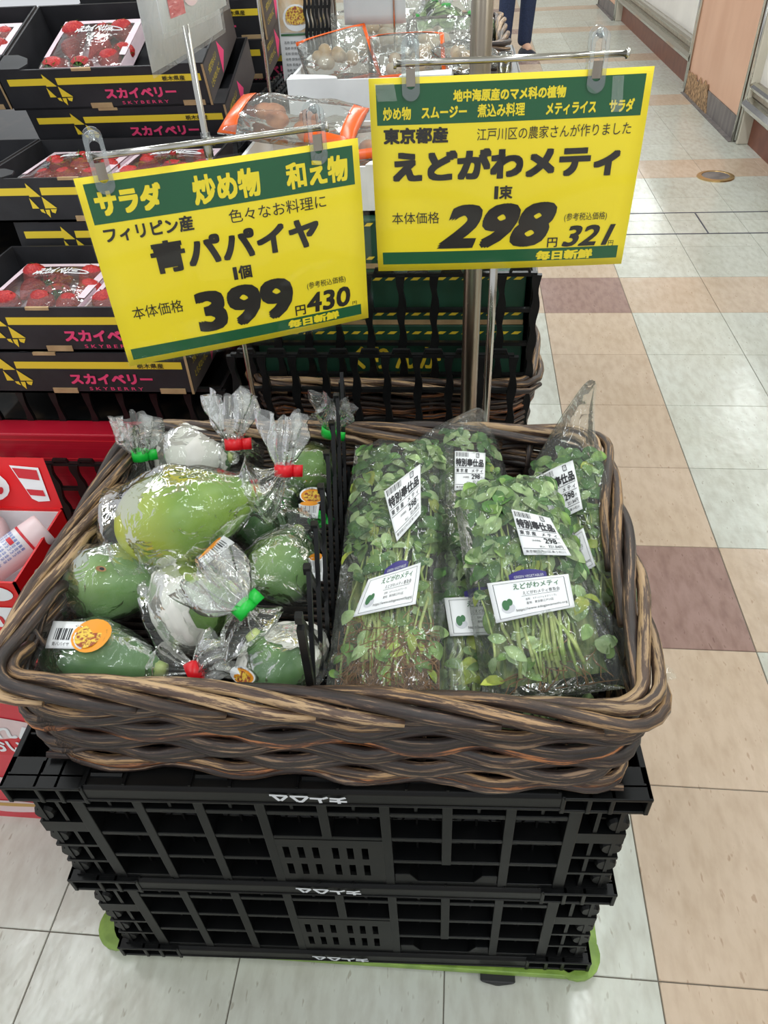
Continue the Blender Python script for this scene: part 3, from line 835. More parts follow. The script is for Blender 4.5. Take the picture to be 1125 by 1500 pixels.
wicker_basket('brown wicker basket of bagged papayas and fenugreek greens on the black crates',
              -0.750, -0.112, -2.446, -1.996, 0.007, 0.506, 0.652, 17, .0050, .0120, .072, .045, 2)

# ================================================================ BAGGED PAPAYAS
def frame(ax):
    ax = ax.normalized(); up = Vector((0, -.45, .9))
    s = ax.cross(up)
    s = s.normalized() if s.length > 1e-4 else Vector((1, 0, 0))
    return s, s.cross(ax) if s.cross(ax).z > 0 else -s.cross(ax)
def fruit_r(t, R_, asym=.30):
    t = min(max(t, 0), 1)
    return R_ * (math.sin(PI * (t ** .88)) ** .55) * (1.10 - asym * t) if 0 < t < 1 else 0.0
def stick_label(surf_bvh, quad, d, n=(9, 7), lift=.0012):
    """drop a label (4 corner points TL,TR,BR,BL) along d on a surface; returns point function"""
    q = [Vector(p) for p in quad]; d = Vector(d).normalized()
    nu, nv = n
    G = []; last = None
    for j in range(nv):
        row = []
        for i in range(nu):
            u, v = i / (nu - 1), j / (nv - 1)
            p = (q[0] * (1 - u) + q[1] * u) * (1 - v) + (q[3] * (1 - u) + q[2] * u) * v
            hit = surf_bvh.ray_cast(p - d * .10, d, .3)
            if hit[0] is not None and abs((hit[0] - p).dot(d)) < .045: r_ = (hit[0] - p).dot(d)
            else: r_ = None
            row.append([p, r_])
        G.append(row)
    vals = [c[1] for row in G for c in row if c[1] is not None]
    mean = sum(vals) / len(vals) if vals else 0
    H = [[(c[1] if c[1] is not None else mean) for c in row] for row in G]
    for _ in range(3):   # paper is stiff: smooth, never below the surface
        H2 = [r_[:] for r_ in H]
        for j in range(nv):
            for i in range(nu):
                nb = [H[a][b] for a in range(max(0, j - 1), min(nv, j + 2)) for b in range(max(0, i - 1), min(nu, i + 2))]
                H2[j][i] = sum(nb) / len(nb)
        H = H2
    mn = min(((c[1] - H[j][i]) for j, row in enumerate(G) for i, c in enumerate(row) if c[1] is not None), default=0)
    off = min(0, mn) * .6 - lift
    def fn(u, v, h=0.0):
        a, b = min(max(u, 0), 1) * (nu - 1), min(max(v, 0), 1) * (nv - 1)
        i, j = min(int(a), nu - 2), min(int(b), nv - 2); fa, fb_ = a - i, b - j
        hh = (H[j][i] * (1 - fa) + H[j][i + 1] * fa) * (1 - fb_) + (H[j + 1][i] * (1 - fa) + H[j + 1][i + 1] * fa) * fb_
        p = (q[0] * (1 - u) + q[1] * u) * (1 - v) + (q[3] * (1 - u) + q[2] * u) * v
        return p + d * (hh + off - h)
    return fn
def sheet(fn, name, mat, parent, n=(10, 8), thick=.0004, u0=0, u1=1, v0=0, v1=1, h=0.0):
    mb = MB().grid(n[0], n[1], lambda u, v: fn(u0 + (u1 - u0) * u, v0 + (v1 - v0) * v, h))
    o = mb.obj(name, mat, parent, smooth=True)
    if thick:
        md = o.modifiers.new('solid', 'SOLIDIFY'); md.thickness = thick; md.offset = 0
    return o
def disc(fn, name, mat, parent, cu, cv, ru, rv, h, n=20):
    pts = [fn(cu, cv, h)] + [fn(cu + ru * math.cos(2 * PI * k / n), cv + rv * math.sin(2 * PI * k / n), h) for k in range(n)]
    return MB().add(pts, [(0, 1 + k, 1 + (k + 1) % n) for k in range(n)]).obj(name, mat, parent)

def papaya_bag(label, B, S, R_, Tp, E, mat, tape, seed, sticker=None, wrap=None, squash=.95, tail_r=.026, tail=True):
    B, S, Tp, E = Vector(B), Vector(S), Vector(Tp), Vector(E)
    c = (B + S) / 2; rnd = random.Random(seed)
    root = thing('bagged_papaya', label, 'papaya', c, 0, 'papayas in the left half of the wicker basket')
    B, S, Tp, E = B - c, S - c, Tp - c, E - c
    ax = (S - B); Ln = ax.length; ax.normalize(); sd, up = frame(ax)
    def fpt(t, ph, k=1.0, extra=0.0):
        r = fruit_r(t, R_) * (1 + .025 * math.cos(5 * ph)) * k + extra
        return B + ax * (Ln * t) + sd * (math.cos(ph) * r) + up * (math.sin(ph) * r * squash)
    fr = MB().grid(32, 26, lambda u, v: fpt(.002 + .996 * (.5 - .5 * math.cos(PI * v)), u * 2 * PI), True)
    fr.obj('papaya', mat, root, smooth=True)
    st = MB(); st.tube([S - ax * .006, S + ax * .004], [.010, .007], 10); st.obj('stem_end', M['stem'], root, smooth=True)
    if wrap:
        for (t0, t1, p0, p1, sd_) in wrap:
            rr2 = random.Random(sd_)
            jag = [rr2.uniform(-.06, .06) for _ in range(60)]
            def wfn(u, v, t0=t0, t1=t1, p0=p0, p1=p1, jag=jag):
                k = jag[int(v * 18)] + .04 * math.sin(v * 9)
                k2 = jag[20 + int(u * 18)]
                t = t0 + (t1 - t0) * v + (k2 * .8 if v > .8 else 0)
                ph = p0 + (p1 - p0) * u + (k * 2.2 if u > .85 or u < .1 else 0)
                t = min(max(t, .02), .98)
                wr = noise.noise((u * 5, v * 5, sd_)) * .004 + abs(noise.noise((u * 11, v * 8, sd_ + 9))) * .004
                return fpt(t, ph, 1.03, .0015 + wr)
            MB().grid(30, 26, wfn).obj('paper_wrap', M['paper'], root, smooth=True, solid=.0004)
    # bag: straight round the fruit, gathered to the tie
    def ctr(t):
        if t <= 1.0: return B + ax * (Ln * t)
        u = t - 1.0
        a, b_ = S, Tp
        m_ = S + ax * ((Tp - S).length * .45)
        return a * (1 - u) ** 2 + m_ * 2 * u * (1 - u) + b_ * u * u
    NT, NP = 66, 72
    k1, k2, k3 = rnd.randrange(6, 9), rnd.randrange(11, 15), rnd.randrange(17, 23); q1, q2 = rnd.random() * 6, rnd.random() * 6
    def bag(u, v):
        t = -.10 + v * 2.10; ph = u * 2 * PI
        g = max(0, min(1, (t - .72) / 1.28))
        if t < 0:
            base = R_ * (.30 + 2.4 * (t + .1) * 2.2); cc = B + ax * (Ln * t)
        elif t <= 1: base = max(fruit_r(t, R_) * 1.045 + .003, R_ * (.80 if t < .3 else .5) * (1 - .3 * (t > .5) * 0)); cc = ctr(t)
        else: base = R_ * .62 * (1 - (t - 1)) ** 1.35 + .0065; cc = ctr(t)
        if t >= .80:
            b2 = R_ * .62 * (1 - max(0, t - 1)) ** 1.35 + .0065; w_ = min(1, (t - .8) / .2); base = max(base, b2 * w_)
        a3 = (ctr(min(2, t + .02)) - ctr(max(0, t - .02))).normalized() if t > 1 else ax
        s3 = a3.cross(up.cross(a3)).cross(a3); s3 = (sd - a3 * sd.dot(a3)).normalized(); u3 = s3.cross(a3); u3 = u3 if u3.dot(up) > 0 else -u3
        pl = g * (.16 * math.sin(k1 * ph + q1 + 2 * t) + .12 * math.sin(k2 * ph + q2) + .08 * math.sin(k3 * ph))
        n_ = noise.noise((math.cos(ph) * 2.2 + seed, math.sin(ph) * 2.2, t * 4)) * .10 + abs(noise.noise((math.cos(ph) * 4 + seed, math.sin(ph) * 4, t * 7 + ph))) * .07
        # seam corners at the blunt end
        if t < .25:
            n_ += (abs(math.cos(ph)) ** 6) * .36 * (1 - max(t, 0) / .25)
        lift = max(-.02, n_) if .05 < t < .9 else n_
        r = base * (1 + pl + lift)
        return cc + s3 * (math.cos(ph) * r) + u3 * (math.sin(ph) * r * (squash if t < 1 else 1))
    bg = MB().grid(NP, NT, bag, True)
    bg.obj('plastic_bag', M['bag_film'], root, smooth=True)
    bv = bvhtree.BVHTree.FromPolygons([Vector(p) for p in bg.v], bg.f)
    # tail beyond the tie
    if tail:
        ta = (E - Tp); tl = ta.length; ta.normalize(); ts, tu = frame(ta)
        def tfn(u, v):
            ph = u * 2 * PI
            fl = (v ** .8)
            r = .0068 + tail_r * .62 * (1 - math.exp(-3.2 * v))
            pl = 1 + (.34 * math.sin(k1 * ph + 3 * v) + .28 * math.sin(k2 * ph + q1)) * min(1, .35 + v)
            l_ = tl * v * (1 + .10 * math.sin(3 * ph + q2) * v + .05 * math.sin(9 * ph) * v)
            return Tp + ta * l_ + ts * (math.cos(ph) * r * pl * 1.15) + tu * (math.sin(ph) * r * pl * .72) + Vector((0, 0, .006 * math.sin(v * 4 + q1)))
        MB().grid(64, 22, tfn, True).obj('bag_tail', M['bag_film_tail'], root, smooth=True)
    # tie tape: band round the neck with a flag of tape
    a4 = (E - Tp).normalized(); s4, u4 = frame(a4)
    tp = MB().grid(20, 3, lambda u, v: Tp + a4 * (-.007 + .014 * v) + s4 * (math.cos(u * 2 * PI) * .0105) + u4 * (math.sin(u * 2 * PI) * .0085), True)
    tp.obj('tie_tape', M[tape], root, smooth=True, solid=.0005)
    fg = MB(); w0 = s4 * .010
    fg.grid(6, 3, lambda u, v: Tp + a4 * (-.007 + .014 * v) + w0 * (.9 + u * 1.3) + u4 * (.002 * math.sin(u * 4)))
    fg.obj('tape_flag', M[tape], root, smooth=True, solid=.0006)
    for stk in (sticker or []):
        kind, quad = stk
        quad = [Vector(p) - c for p in quad]
        fn = stick_label(bv, quad, (0, .68, -.73), (8, 8))
        if kind == 'round':     # recipe sticker: white barcode half and an orange oval with a dish of food
            sheet(fn, 'sticker', M['white_label'], root, (8, 8), u0=0, u1=.62, v0=.1, v1=.9)
            disc(fn, 'sticker_oval', M['orange_label'], root, .70, .5, .30, .5, .0006)
            disc(fn, 'food_picture', M['food_print'], root, .66, .52, .20, .34, .0010)
            q = MB()
            for k in range(9):
                a = .10 + k * .032; q.grid(2, 2, lambda u, v, a=a: fn(a + u * (.010 + .008 * (k % 3)), .30 + v * .34, .0009))
            q.obj('barcode', M['label_ink'], root)
            q = MB(); lettering('青パパイヤ', fn, .10, .40, .70, .82, M['label_ink'], root, mb=q, h=.0009)
            lettering('お手軽レシピ', lambda u, v, h: fn(.70 + .235 * math.cos(-1.25 + 1.6 * u) , .5 + .40 * math.sin(-1.25 + 1.6 * u) + .0 * v + (v - .5) * .10, h), 0, 1, 0, 1, M['label_ink'], root, mb=q, h=.0011)
            q.obj('lettering', M['label_ink'], root)
        elif kind == 'scar':
            disc(fn, 'scar', M['root'], root, .5, .5, .5, .36, .0002, 9); disc(fn, 'scar_centre', M['label_ink'], root, .6, .5, .24, .2, .0005, 7)
        elif kind == 'oval':
            disc(fn, 'sticker_oval', M['white_label'], root, .5, .42, .5, .42, .0004)
            disc(fn, 'sticker_ring', M['orange_label'], root, .5, .45, .44, .36, .0007)
            disc(fn, 'food_picture', M['food_print'], root, .5, .47, .34, .27, .0010)
            q = MB(); lettering('お手軽レシピ', fn, .2, .8, .03, .15, M['label_ink'], root, mb=q, h=.0011); q.obj('lettering', M['label_ink'], root)
        elif kind == 'code':
            sheet(fn, 'sticker', M['white_label'], root, (6, 6))
            q = MB()
            for k in range(12): q.grid(2, 2, lambda u, v, k=k: fn(.1 + k * .068 + u * (.018 + .014 * (k % 3 == 0)), .15 + v * .5, .0008))
            lettering('青パパイヤ', fn, .15, .85, .72, .9, M['label_ink'], root, mb=q, h=.0008)
            q.obj('lettering', M['label_ink'], root)
            disc(fn, 'orange_end', M['orange_label'], root, .5, -.02, .42, .16, .0007)
    return root
PG = papaya_mat('papaya_green', srgb(70, 112, 52), srgb(104, 146, 74), srgb(120, 160, 80), (0, 0, .03), .03)
PY = papaya_mat('papaya_ripe', srgb(98, 136, 36), srgb(134, 166, 52), srgb(190, 192, 34), (-.052, -.03, .0), .075)
PL = papaya_mat('papaya_pale', srgb(74, 114, 50), srgb(104, 144, 72), srgb(120, 152, 80), (-.02, -.02, .04), .05)
PD = papaya_mat('papaya_dark', srgb(52, 94, 46), srgb(82, 126, 62), srgb(100, 140, 70), (0, 0, .04), .03)
PE = papaya_mat('papaya_end', srgb(84, 126, 52), srgb(116, 156, 66), srgb(176, 180, 80), (0, .03, .03), .05)
def q4(c, ex, ey, w, h):
    c, ex, ey = Vector(c), Vector(ex).normalized(), Vector(ey).normalized()
    return [c - ex * w / 2 - ey * h / 2, c + ex * w / 2 - ey * h / 2, c + ex * w / 2 + ey * h / 2, c - ex * w / 2 + ey * h / 2]
B_ = papaya_bag
B_('largest yellow-green papaya in a clear bag gathered with red tape, on top of the pile', (-.686, -2.226, .650), (-.531, -2.172, .678), .056, (-.500, -2.156, .697), (-.497, -2.128, .756), PY, 'red_tape', 1,
   [('code', [(-.583, -2.252, .64), (-.559, -2.211, .64), (-.550, -2.211, .63), (-.577, -2.254, .63)])], tail_r=.020)
B_('matte green papaya with a small dark scar, bagged, against the left wall of the basket', (-.742, -2.272, .618), (-.625, -2.250, .605), .0435, (-.585, -2.235, .60), (-.57, -2.22, .60), PL, 'green_tape', 2,
   [('scar', [(-0.6913, -2.2762, 0.655), (-0.6799, -2.2757, 0.655), (-0.6751, -2.288, 0.655), (-0.6864, -2.2885, 0.655)])], tail=False)
B_('bagged papaya with a recipe sticker on its side, front left behind the basket rim', (-.742, -2.350, .588), (-.606, -2.358, .584), .041, (-.566, -2.368, .598), (-.535, -2.350, .605), PD, 'red_tape', 3,
   [('round', [(-.722, -2.332, .63), (-.655, -2.331, .63), (-.652, -2.366, .62), (-.716, -2.368, .62)])], tail_r=.02)
B_('papaya half wrapped in torn white paper, bagged, in the middle of the pile', (-.632, -2.300, .592), (-.548, -2.262, .612), .050, (-.535, -2.225, .60), (-.53, -2.2, .60), PE, 'green_tape', 4,
   wrap=[(.02, .54, -1.1, 2.9, 5), (.0, .96, -1.5, -.1, 8)], tail=False)
B_('paper-wrapped papaya with an oval sticker, front right, its bag tied with green tape', (-.460, -2.362, .568), (-.507, -2.338, .622), .052, (-.508, -2.343, .668), (-.552, -2.318, .698), PD, 'green_tape', 5,
   [('oval', [(-.526, -2.384, .63), (-.494, -2.388, .63), (-.493, -2.405, .62), (-.525, -2.405, .62)])],
   wrap=[(.02, .97, -1.0, 1.15, 6), (.10, .98, 2.25, 4.1, 3)], tail_r=.03)
B_('plain green papaya in a clear bag leaning on the black lattice divider', (-.508, -2.262, .596), (-.492, -2.165, .612), .0425, (-.475, -2.13, .60), (-.47, -2.1, .60), PL, 'green_tape', 6,
   [('code', [(-.466, -2.240, .64), (-.452, -2.236, .64), (-.449, -2.265, .63), (-.462, -2.266, .63)])], tail=False)
B_('small dark green papaya low in the pile behind the largest one', (-.574, -2.145, .570), (-.520, -2.060, .585), .040, (-.50, -2.03, .59), (-.49, -2.0, .6), PD, 'green_tape', 7, tail=False)
B_('papaya with an oval dish sticker, back right corner beside the divider', (-.498, -2.062, .592), (-.506, -1.985, .616), .040, (-.466, -2.040, .672), (-.456, -2.042, .722), PE, 'green_tape', 8,
   [('oval', [(-.506, -2.100, .635), (-.470, -2.102, .635), (-.469, -2.134, .63), (-.503, -2.135, .63)]), ('code', [(-.494, -2.137, .63), (-.468, -2.136, .63), (-.469, -2.152, .62), (-.491, -2.150, .62)])], tail_r=.022)
B_('papaya fully wrapped in white paper, bagged and tied with red tape, back left', (-.712, -2.024, .606), (-.606, -2.030, .620), .048, (-.575, -2.097, .690), (-.577, -2.068, .748), PD, 'red_tape', 9,
   wrap=[(.03, .97, -.6, 4.4, 2)], tail_r=.026)
B_('papaya hidden low at the back left, only its bag neck with green tape showing', (-.722, -2.16, .565), (-.722, -2.10, .595), .036, (-.710, -2.076, .655), (-.712, -2.062, .70), PD, 'green_tape', 10, tail_r=.024)

# ================================================================ BAGGED FENUGREEK GREENS
leaf_me = []
for k in range(4):
    for var in range(2):
        mb = MB()
        L_, W_ = 1.0, (.50 if var else .66)
        rows_ = [(0, .02), (.18, .30), (.42, .49), (.68, .5), (.88, .32), (1.0, .04)]
        v = []
        for y, w in rows_:
            cu = (.10 + .06 * var) * math.sin(y * PI)
            v += [(-w * W_, y * L_, cu + .10 * w), (0, y * L_, cu - .03), (w * W_, y * L_, cu + .10 * w)]
        f = []
        for i in range(len(rows_) - 1):
            a = i * 3; f += [(a, a + 1, a + 4, a + 3), (a + 1, a + 2, a + 5, a + 4)]
        mb.add(v, f); leaf_me.append(mb.mesh('leaf', LEAF[k], True))

def greens_bag(label, B, T_, w0, w1, th, seed, n_leaf, n_stem, labels, tail=None, roots=False, leaf_from=.38, size=.021, upv=(0, -.35, .94), pale=.25, corner=0.0, film_r=0.0):
    B, T_ = Vector(B), Vector(T_); c = (B + T_) / 2; rnd = random.Random(seed)
    root = thing('bagged_greens', label, 'greens', c, 0, 'bags of fenugreek greens in the right half of the basket')
    B -= c; T_ -= c
    ay = (T_ - B); Ln = ay.length; ay.normalize(); ax = ay.cross(Vector(upv)).normalized(); az = ax.cross(ay).normalized()
    if tail: tail = Vector(tail) - c
    def wid(a): return w0 + (w1 - w0) * a
    def pt(x, a, z):
        p = B + ay * (a * Ln) + ax * x + az * z
        if tail and a > .84:
            k = (a - .84) / .16; p = p.lerp(tail + ax * x * .5 + az * z * .5, k * k * (3 - 2 * k))
        return p
    def hgt(x, a):   # half-thickness of the pillow
        w = wid(a) * (1 - .86 * max(0, (a - .84) / .16) ** .9 if tail else 1)
        e = max(0, 1 - (abs(x) / max(w, 1e-4)) ** 2.6)
        q = min(1, (a + .02) / .16) * (min(1, (1.02 - a) / .12))
        return th * math.sqrt(max(0, e)) * max(0, q) ** .6
    def surf(u, v, sgn):
        a = -.02 + 1.04 * v
        w = wid(min(max(a, 0), 1)) * 1.10
        if tail and a > .84: w *= 1 - .86 * ((a - .84) / .2) ** .8
        x = (u * 2 - 1) * w * (1.0 + film_r * (u > .5))
        if a < .38 and u > .5: x += corner * .042 * (1 - max(a, 0) / .38) ** 1.5 * ((u - .5) * 2) ** 2
        z = hgt(x / 1.06, a) * 1.10 + .0025
        nz = noise.noise((x * 26 + seed, a * 9, 1.0)) * .008 + abs(noise.noise((x * 60 + seed, a * 16, 4.0))) * .006 - .002
        fold = .004 * math.exp(-((u - .80) / .05) ** 2) * math.sin(a * 20 + seed) + .007 * math.exp(-((u - .84) / .03) ** 2)
        return pt(x, a, sgn * max(.0008, z + (nz + fold) * (1 if sgn > 0 else .3)))
    NU, NV = 44, 64
    bg = MB()
    bg.grid(NU, NV, lambda u, v: surf(u, v, 1)); bg.grid(NU, NV, lambda u, v: surf(1 - u, v, -1))
    bg.obj('plastic_bag', M['greens_film'], root, smooth=True)
    bv = bvhtree.BVHTree.FromPolygons([Vector(p) for p in bg.v], bg.f)
    # soft dark mass of leaves inside
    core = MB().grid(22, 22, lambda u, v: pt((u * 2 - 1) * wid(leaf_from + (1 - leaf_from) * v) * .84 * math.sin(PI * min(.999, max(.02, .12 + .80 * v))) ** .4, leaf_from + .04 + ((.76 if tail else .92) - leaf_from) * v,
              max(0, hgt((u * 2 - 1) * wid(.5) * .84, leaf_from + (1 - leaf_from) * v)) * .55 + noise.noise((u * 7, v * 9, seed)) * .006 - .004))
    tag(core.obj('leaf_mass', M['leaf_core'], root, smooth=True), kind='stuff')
    for i in range(n_leaf):
        low = i > n_leaf * .87 and leaf_from > .2
        a = leaf_from + ((.86 if tail else .97) - leaf_from) * (rnd.random() ** .85)
        if low: a = rnd.uniform(.06, leaf_from)
        w = wid(a) * (.95 - (max(0, (a - .84) / .16) * .7 if tail else 0)); x = (rnd.random() * 2 - 1) * w
        lay = rnd.random() ** .5
        z = hgt(x, a) * (.45 + .48 * lay) + .0005
        s = size * rnd.uniform(.68, 1.12)
        # tip pointing roughly to the top of the bag, blade turned towards the film
        dirv = (ay * rnd.uniform(-.2, 1) + ax * rnd.uniform(-1, 1)).normalized()
        nrm = (az + ax * (rnd.uniform(-.5, .5) + x / wid(a) * .5) + ay * rnd.uniform(-.45, .45)).normalized()
        dx = dirv.cross(nrm).normalized(); dy = nrm.cross(dx)
        r_ = rnd.random()
        ki = rnd.choice((1, 1, 3, 2)) if low else 2 if r_ < pale else (3 if r_ > .985 or (a < leaf_from + .08 and r_ > .8) else (0 if r_ < pale + .42 else 1))
        m_ = Matrix.Translation(pt(x, a, z)) @ Matrix(((dx.x, dy.x, nrm.x, 0), (dx.y, dy.y, nrm.y, 0), (dx.z, dy.z, nrm.z, 0), (0, 0, 0, 1))) @ Matrix.Diagonal((s, s, s, 1)) @ Matrix.Translation((0, -.5, 0))
        mesh_obj('leaf', leaf_me[ki * 2 + rnd.randrange(2)], root, m_)
    lowc = MB().grid(20, 16, lambda u, v: pt((u * 2 - 1) * w0 * .80, .05 + (leaf_from) * v, max(0, hgt((u * 2 - 1) * w0 * .8, .05 + leaf_from * v)) * .30 + noise.noise((u * 9, v * 6, seed + 2)) * .005 - .003))
    if leaf_from > .2: tag(lowc.obj('stem_mass', M['stem_core'], root, smooth=True), kind='stuff')
    for i in range(int(n_stem * 1.7)):
        x0 = rnd.gauss(0, .34) * w0; x1 = x0 * .6 + rnd.uniform(-.4, .4) * wid(.5)
        a0 = rnd.uniform(.03, .13); a1 = leaf_from + rnd.uniform(.05, .35)
        zl = rnd.uniform(.35, .95)
        pts = []
        for k in range(7):
            f = k / 6; a = a0 + (a1 - a0) * f; x = x0 + (x1 - x0) * f + math.sin(f * PI * rnd.uniform(.8, 1.2)) * rnd.uniform(-.006, .006)
            pts.append(pt(x, a, hgt(x, a) * zl))
        r0 = rnd.uniform(.0010, .0021)
        MB().tube(pts, [r0 * 1.15, r0 * 1.1, r0, r0, r0 * .9, r0 * .8, r0 * .6], 5).obj('stem', M['stem'], root, smooth=True)
    rt = MB(); nrt = 420 if roots else 26
    for i in range(nrt):
        if roots:
            p = Vector((rnd.gauss(.12, .36) * w0, rnd.uniform(.02, .20), rnd.uniform(.3, 1.0))); step = .012
        else:
            p = Vector((rnd.gauss(0, .25) * w0, rnd.uniform(.06, .16), rnd.uniform(.2, .8))); step = .010
        pts = []; d = Vector((rnd.uniform(-1, 1), rnd.uniform(-1, .4), 0))
        for k in range(6):
            x = min(max(p.x, -w0 * .92), w0 * .92); a = min(max(p.y, .01), .3)
            pts.append(pt(x, a, hgt(x, a) * min(1, max(.05, p.z))))
            d = (d + Vector((rnd.uniform(-.9, .9), rnd.uniform(-.9, .7), 0))).normalized()
            p = p + Vector((d.x * step, d.y * step / Ln, rnd.uniform(-.12, .12)))
        rt.tube(pts, .0006 if roots else .0006, 3)
    tag(rt.obj('roots', M['root'], root), kind='stuff')
    for kind, quad in labels:
        quad = [Vector(p) - c for p in quad]
        fn = stick_label(bv, quad, (.05, .62, -.78), (10, 8))
        if kind == 'price':
            sheet(fn, 'price_label', M['white_label'], root, (12, 10))
            q = MB(); h = .0008
            for k in range(16):
                q.grid(2, 2, lambda u, v, k=k: fn(.05 + k * .026 + u * (.008 + .008 * (k % 4 == 0)), .03 + v * .12, h))
            q.grid(2, 2, lambda u, v: fn(.70 + u * .10, .03 + v * .015, h)); q.grid(2, 2, lambda u, v: fn(.70 + u * .015, .03 + v * .12, h))
            q.grid(2, 2, lambda u, v: fn(.785 + u * .015, .03 + v * .12, h)); q.grid(2, 2, lambda u, v: fn(.70 + u * .10, .135 + v * .015, h))
            lettering('プ', fn, .725, .775, .06, .125, None, root, mb=q, h=h)
            lettering('特別奉仕品', fn, .04, .95, .19, .40, None, root, bold=.042, mb=q, h=h)
            lettering('東 京 産　メ テ ィ', fn, .05, .92, .45, .55, None, root, bold=.02, mb=q, h=h)
            lettering('298', fn, .56, .84, .59, .72, None, root, bold=.03, mb=q, h=h)
            lettering('円', fn, .86, .91, .66, .71, None, root, mb=q, h=h)
            lettering('(本体価格)', fn, .28, .48, .64, .70, None, root, mb=q, h=h)
            lettering('321.84円', fn, .60, .92, .75, .83, None, root, bold=.01, mb=q, h=h)
            lettering('税込', fn, .40, .52, .78, .83, None, root, mb=q, h=h)
            for yy in (.42, .57, .85):
                q.grid(9, 2, lambda u, v, yy=yy: fn(.03 + u * .92, yy + v * .009, h))
            lettering('東京都江戸川区東小松川', fn, .06, .92, .89, .95, None, root, mb=q, h=h)
            q.obj('lettering', M['label_ink'], root)
        else:
            sheet(fn, 'origin_label', M['white_label'], root, (12, 10))
            q = MB(); h = .0008
            lettering('えどがわメティ', fn, .30, .86, .10, .27, None, root, bold=.015, mb=q, h=h)
            q.obj('green_lettering', M['label_green'], root)
            q = MB()
            lettering('えどがわメティ普及会', fn, .40, .86, .33, .43, None, root, mb=q, h=h)
            lettering('名称：メティ(フェヌグリーク)', fn, .42, .80, .52, .59, None, root, mb=q, h=h)
            lettering('産地：東京都江戸川区', fn, .42, .76, .62, .69, None, root, mb=q, h=h)
            lettering('https://www.edogawamethi.org', fn, .28, .92, .76, .85, None, root, mb=q, h=h)
            for (ua, ub, va, vb) in ((.06, .94, .06, .068), (.06, .94, .93, .938), (.06, .066, .06, .935), (.934, .94, .06, .935), (.38, .84, .455, .463)):
                q.grid(9 if ub - ua > .1 else 2, 2 if ub - ua > .1 else 9, lambda u, v: fn(ua + (ub - ua) * u, va + (vb - va) * v, h))
            q.obj('lettering', M['label_ink'], root)
            disc(fn, 'leaf_emblem', M['label_green'], root, .165, .62, .045, .13, .0009)
            disc(fn, 'leaf_emblem', M['label_green'], root, .22, .56, .035, .09, .0009)
            disc(fn, 'emblem_ring', M['grey_card'], root, .19, .70, .085, .12, .0006)
            # purple sealing tape peeping out above the label
            pf = MB().grid(8, 5, lambda u, v: fn(.28 + .46 * u, -.26 + .30 * v + .12 * (2 * u - 1) ** 2 * (1 - v), -.0006))
            pf.obj('purple_tape', M['purple_tape'], root, smooth=True)
            lettering('GREEN VEGETABLES', fn, .34, .70, -.10, -.03, M['white_print'], root, h=.0004)
    return root
greens_bag('long bag of greens with a ball of brown roots, right beside the divider', (-.366, -2.392, .592), (-.375, -2.050, .652), .056, .053, .030, 11, 280, 26,
           [('price', [(-.387, -2.178, .695), (-.347, -2.127, .695), (-.343, -2.205, .685), (-.367, -2.247, .680)]),
            ('origin', [(-.392, -2.289, .660), (-.339, -2.265, .665), (-.341, -2.312, .650), (-.404, -2.328, .645)])], roots=True, leaf_from=.36, corner=.2, film_r=.16)
greens_bag('bag of greens at the back of the basket, lying highest behind the others', (-.283, -2.165, .583), (-.318, -1.990, .640), .058, .060, .034, 12, 190, 6,
           [('price', [(-.306, -2.071, .670), (-.268, -2.072, .670), (-.270, -2.135, .665), (-.306, -2.138, .665)])], leaf_from=.10, tail=(-.275, -1.985, .665), upv=(0, -.5, .86))
greens_bag('bag of greens in the back right corner with its twisted tip sticking up', (-.135, -2.290, .575), (-.172, -2.025, .655), .036, .046, .034, 13, 280, 14,
           [('price', [(-.212, -2.129, .680), (-.167, -2.110, .690), (-.161, -2.180, .675), (-.195, -2.194, .665)]),
            ('origin', [(-.200, -2.203, .620), (-.160, -2.178, .635), (-.150, -2.222, .620), (-.191, -2.244, .610)])], tail=(-.146, -2.030, .738), leaf_from=.34)
greens_bag('bag of greens lying under the foremost bag, its faded label half covered', (-.285, -2.385, .560), (-.275, -2.135, .618), .050, .046, .026, 14, 210, 16,
           [('origin', [(-.314, -2.287, .635), (-.235, -2.280, .635), (-.235, -2.320, .620), (-.306, -2.327, .620)])], leaf_from=.22, size=.024)
greens_bag('foremost bag of greens, splayed stems and a wide open lower end', (-.200, -2.378, .603), (-.250, -2.155, .680), .066, .052, .030, 15, 260, 30,
           [('price', [(-.246, -2.236, .720), (-.206, -2.242, .715), (-.187, -2.283, .700), (-.234, -2.284, .700)]),
            ('origin', [(-.271, -2.311, .685), (-.191, -2.300, .690), (-.186, -2.330, .675), (-.262, -2.350, .670)])], leaf_from=.44, size=.024, pale=.42, corner=1.0)
greens_bag('bag of greens at the very bottom, a few leaves showing in the front right corner', (-.215, -2.400, .530), (-.200, -2.20, .550), .060, .055, .018, 16, 120, 10, [], leaf_from=.05, size=.024)

# ================================================================ LATTICE DIVIDER
dv = thing('lattice_divider', 'black plastic lattice divider standing between papayas and greens', 'divider', (-.4435, -2.20, .515), .0465)
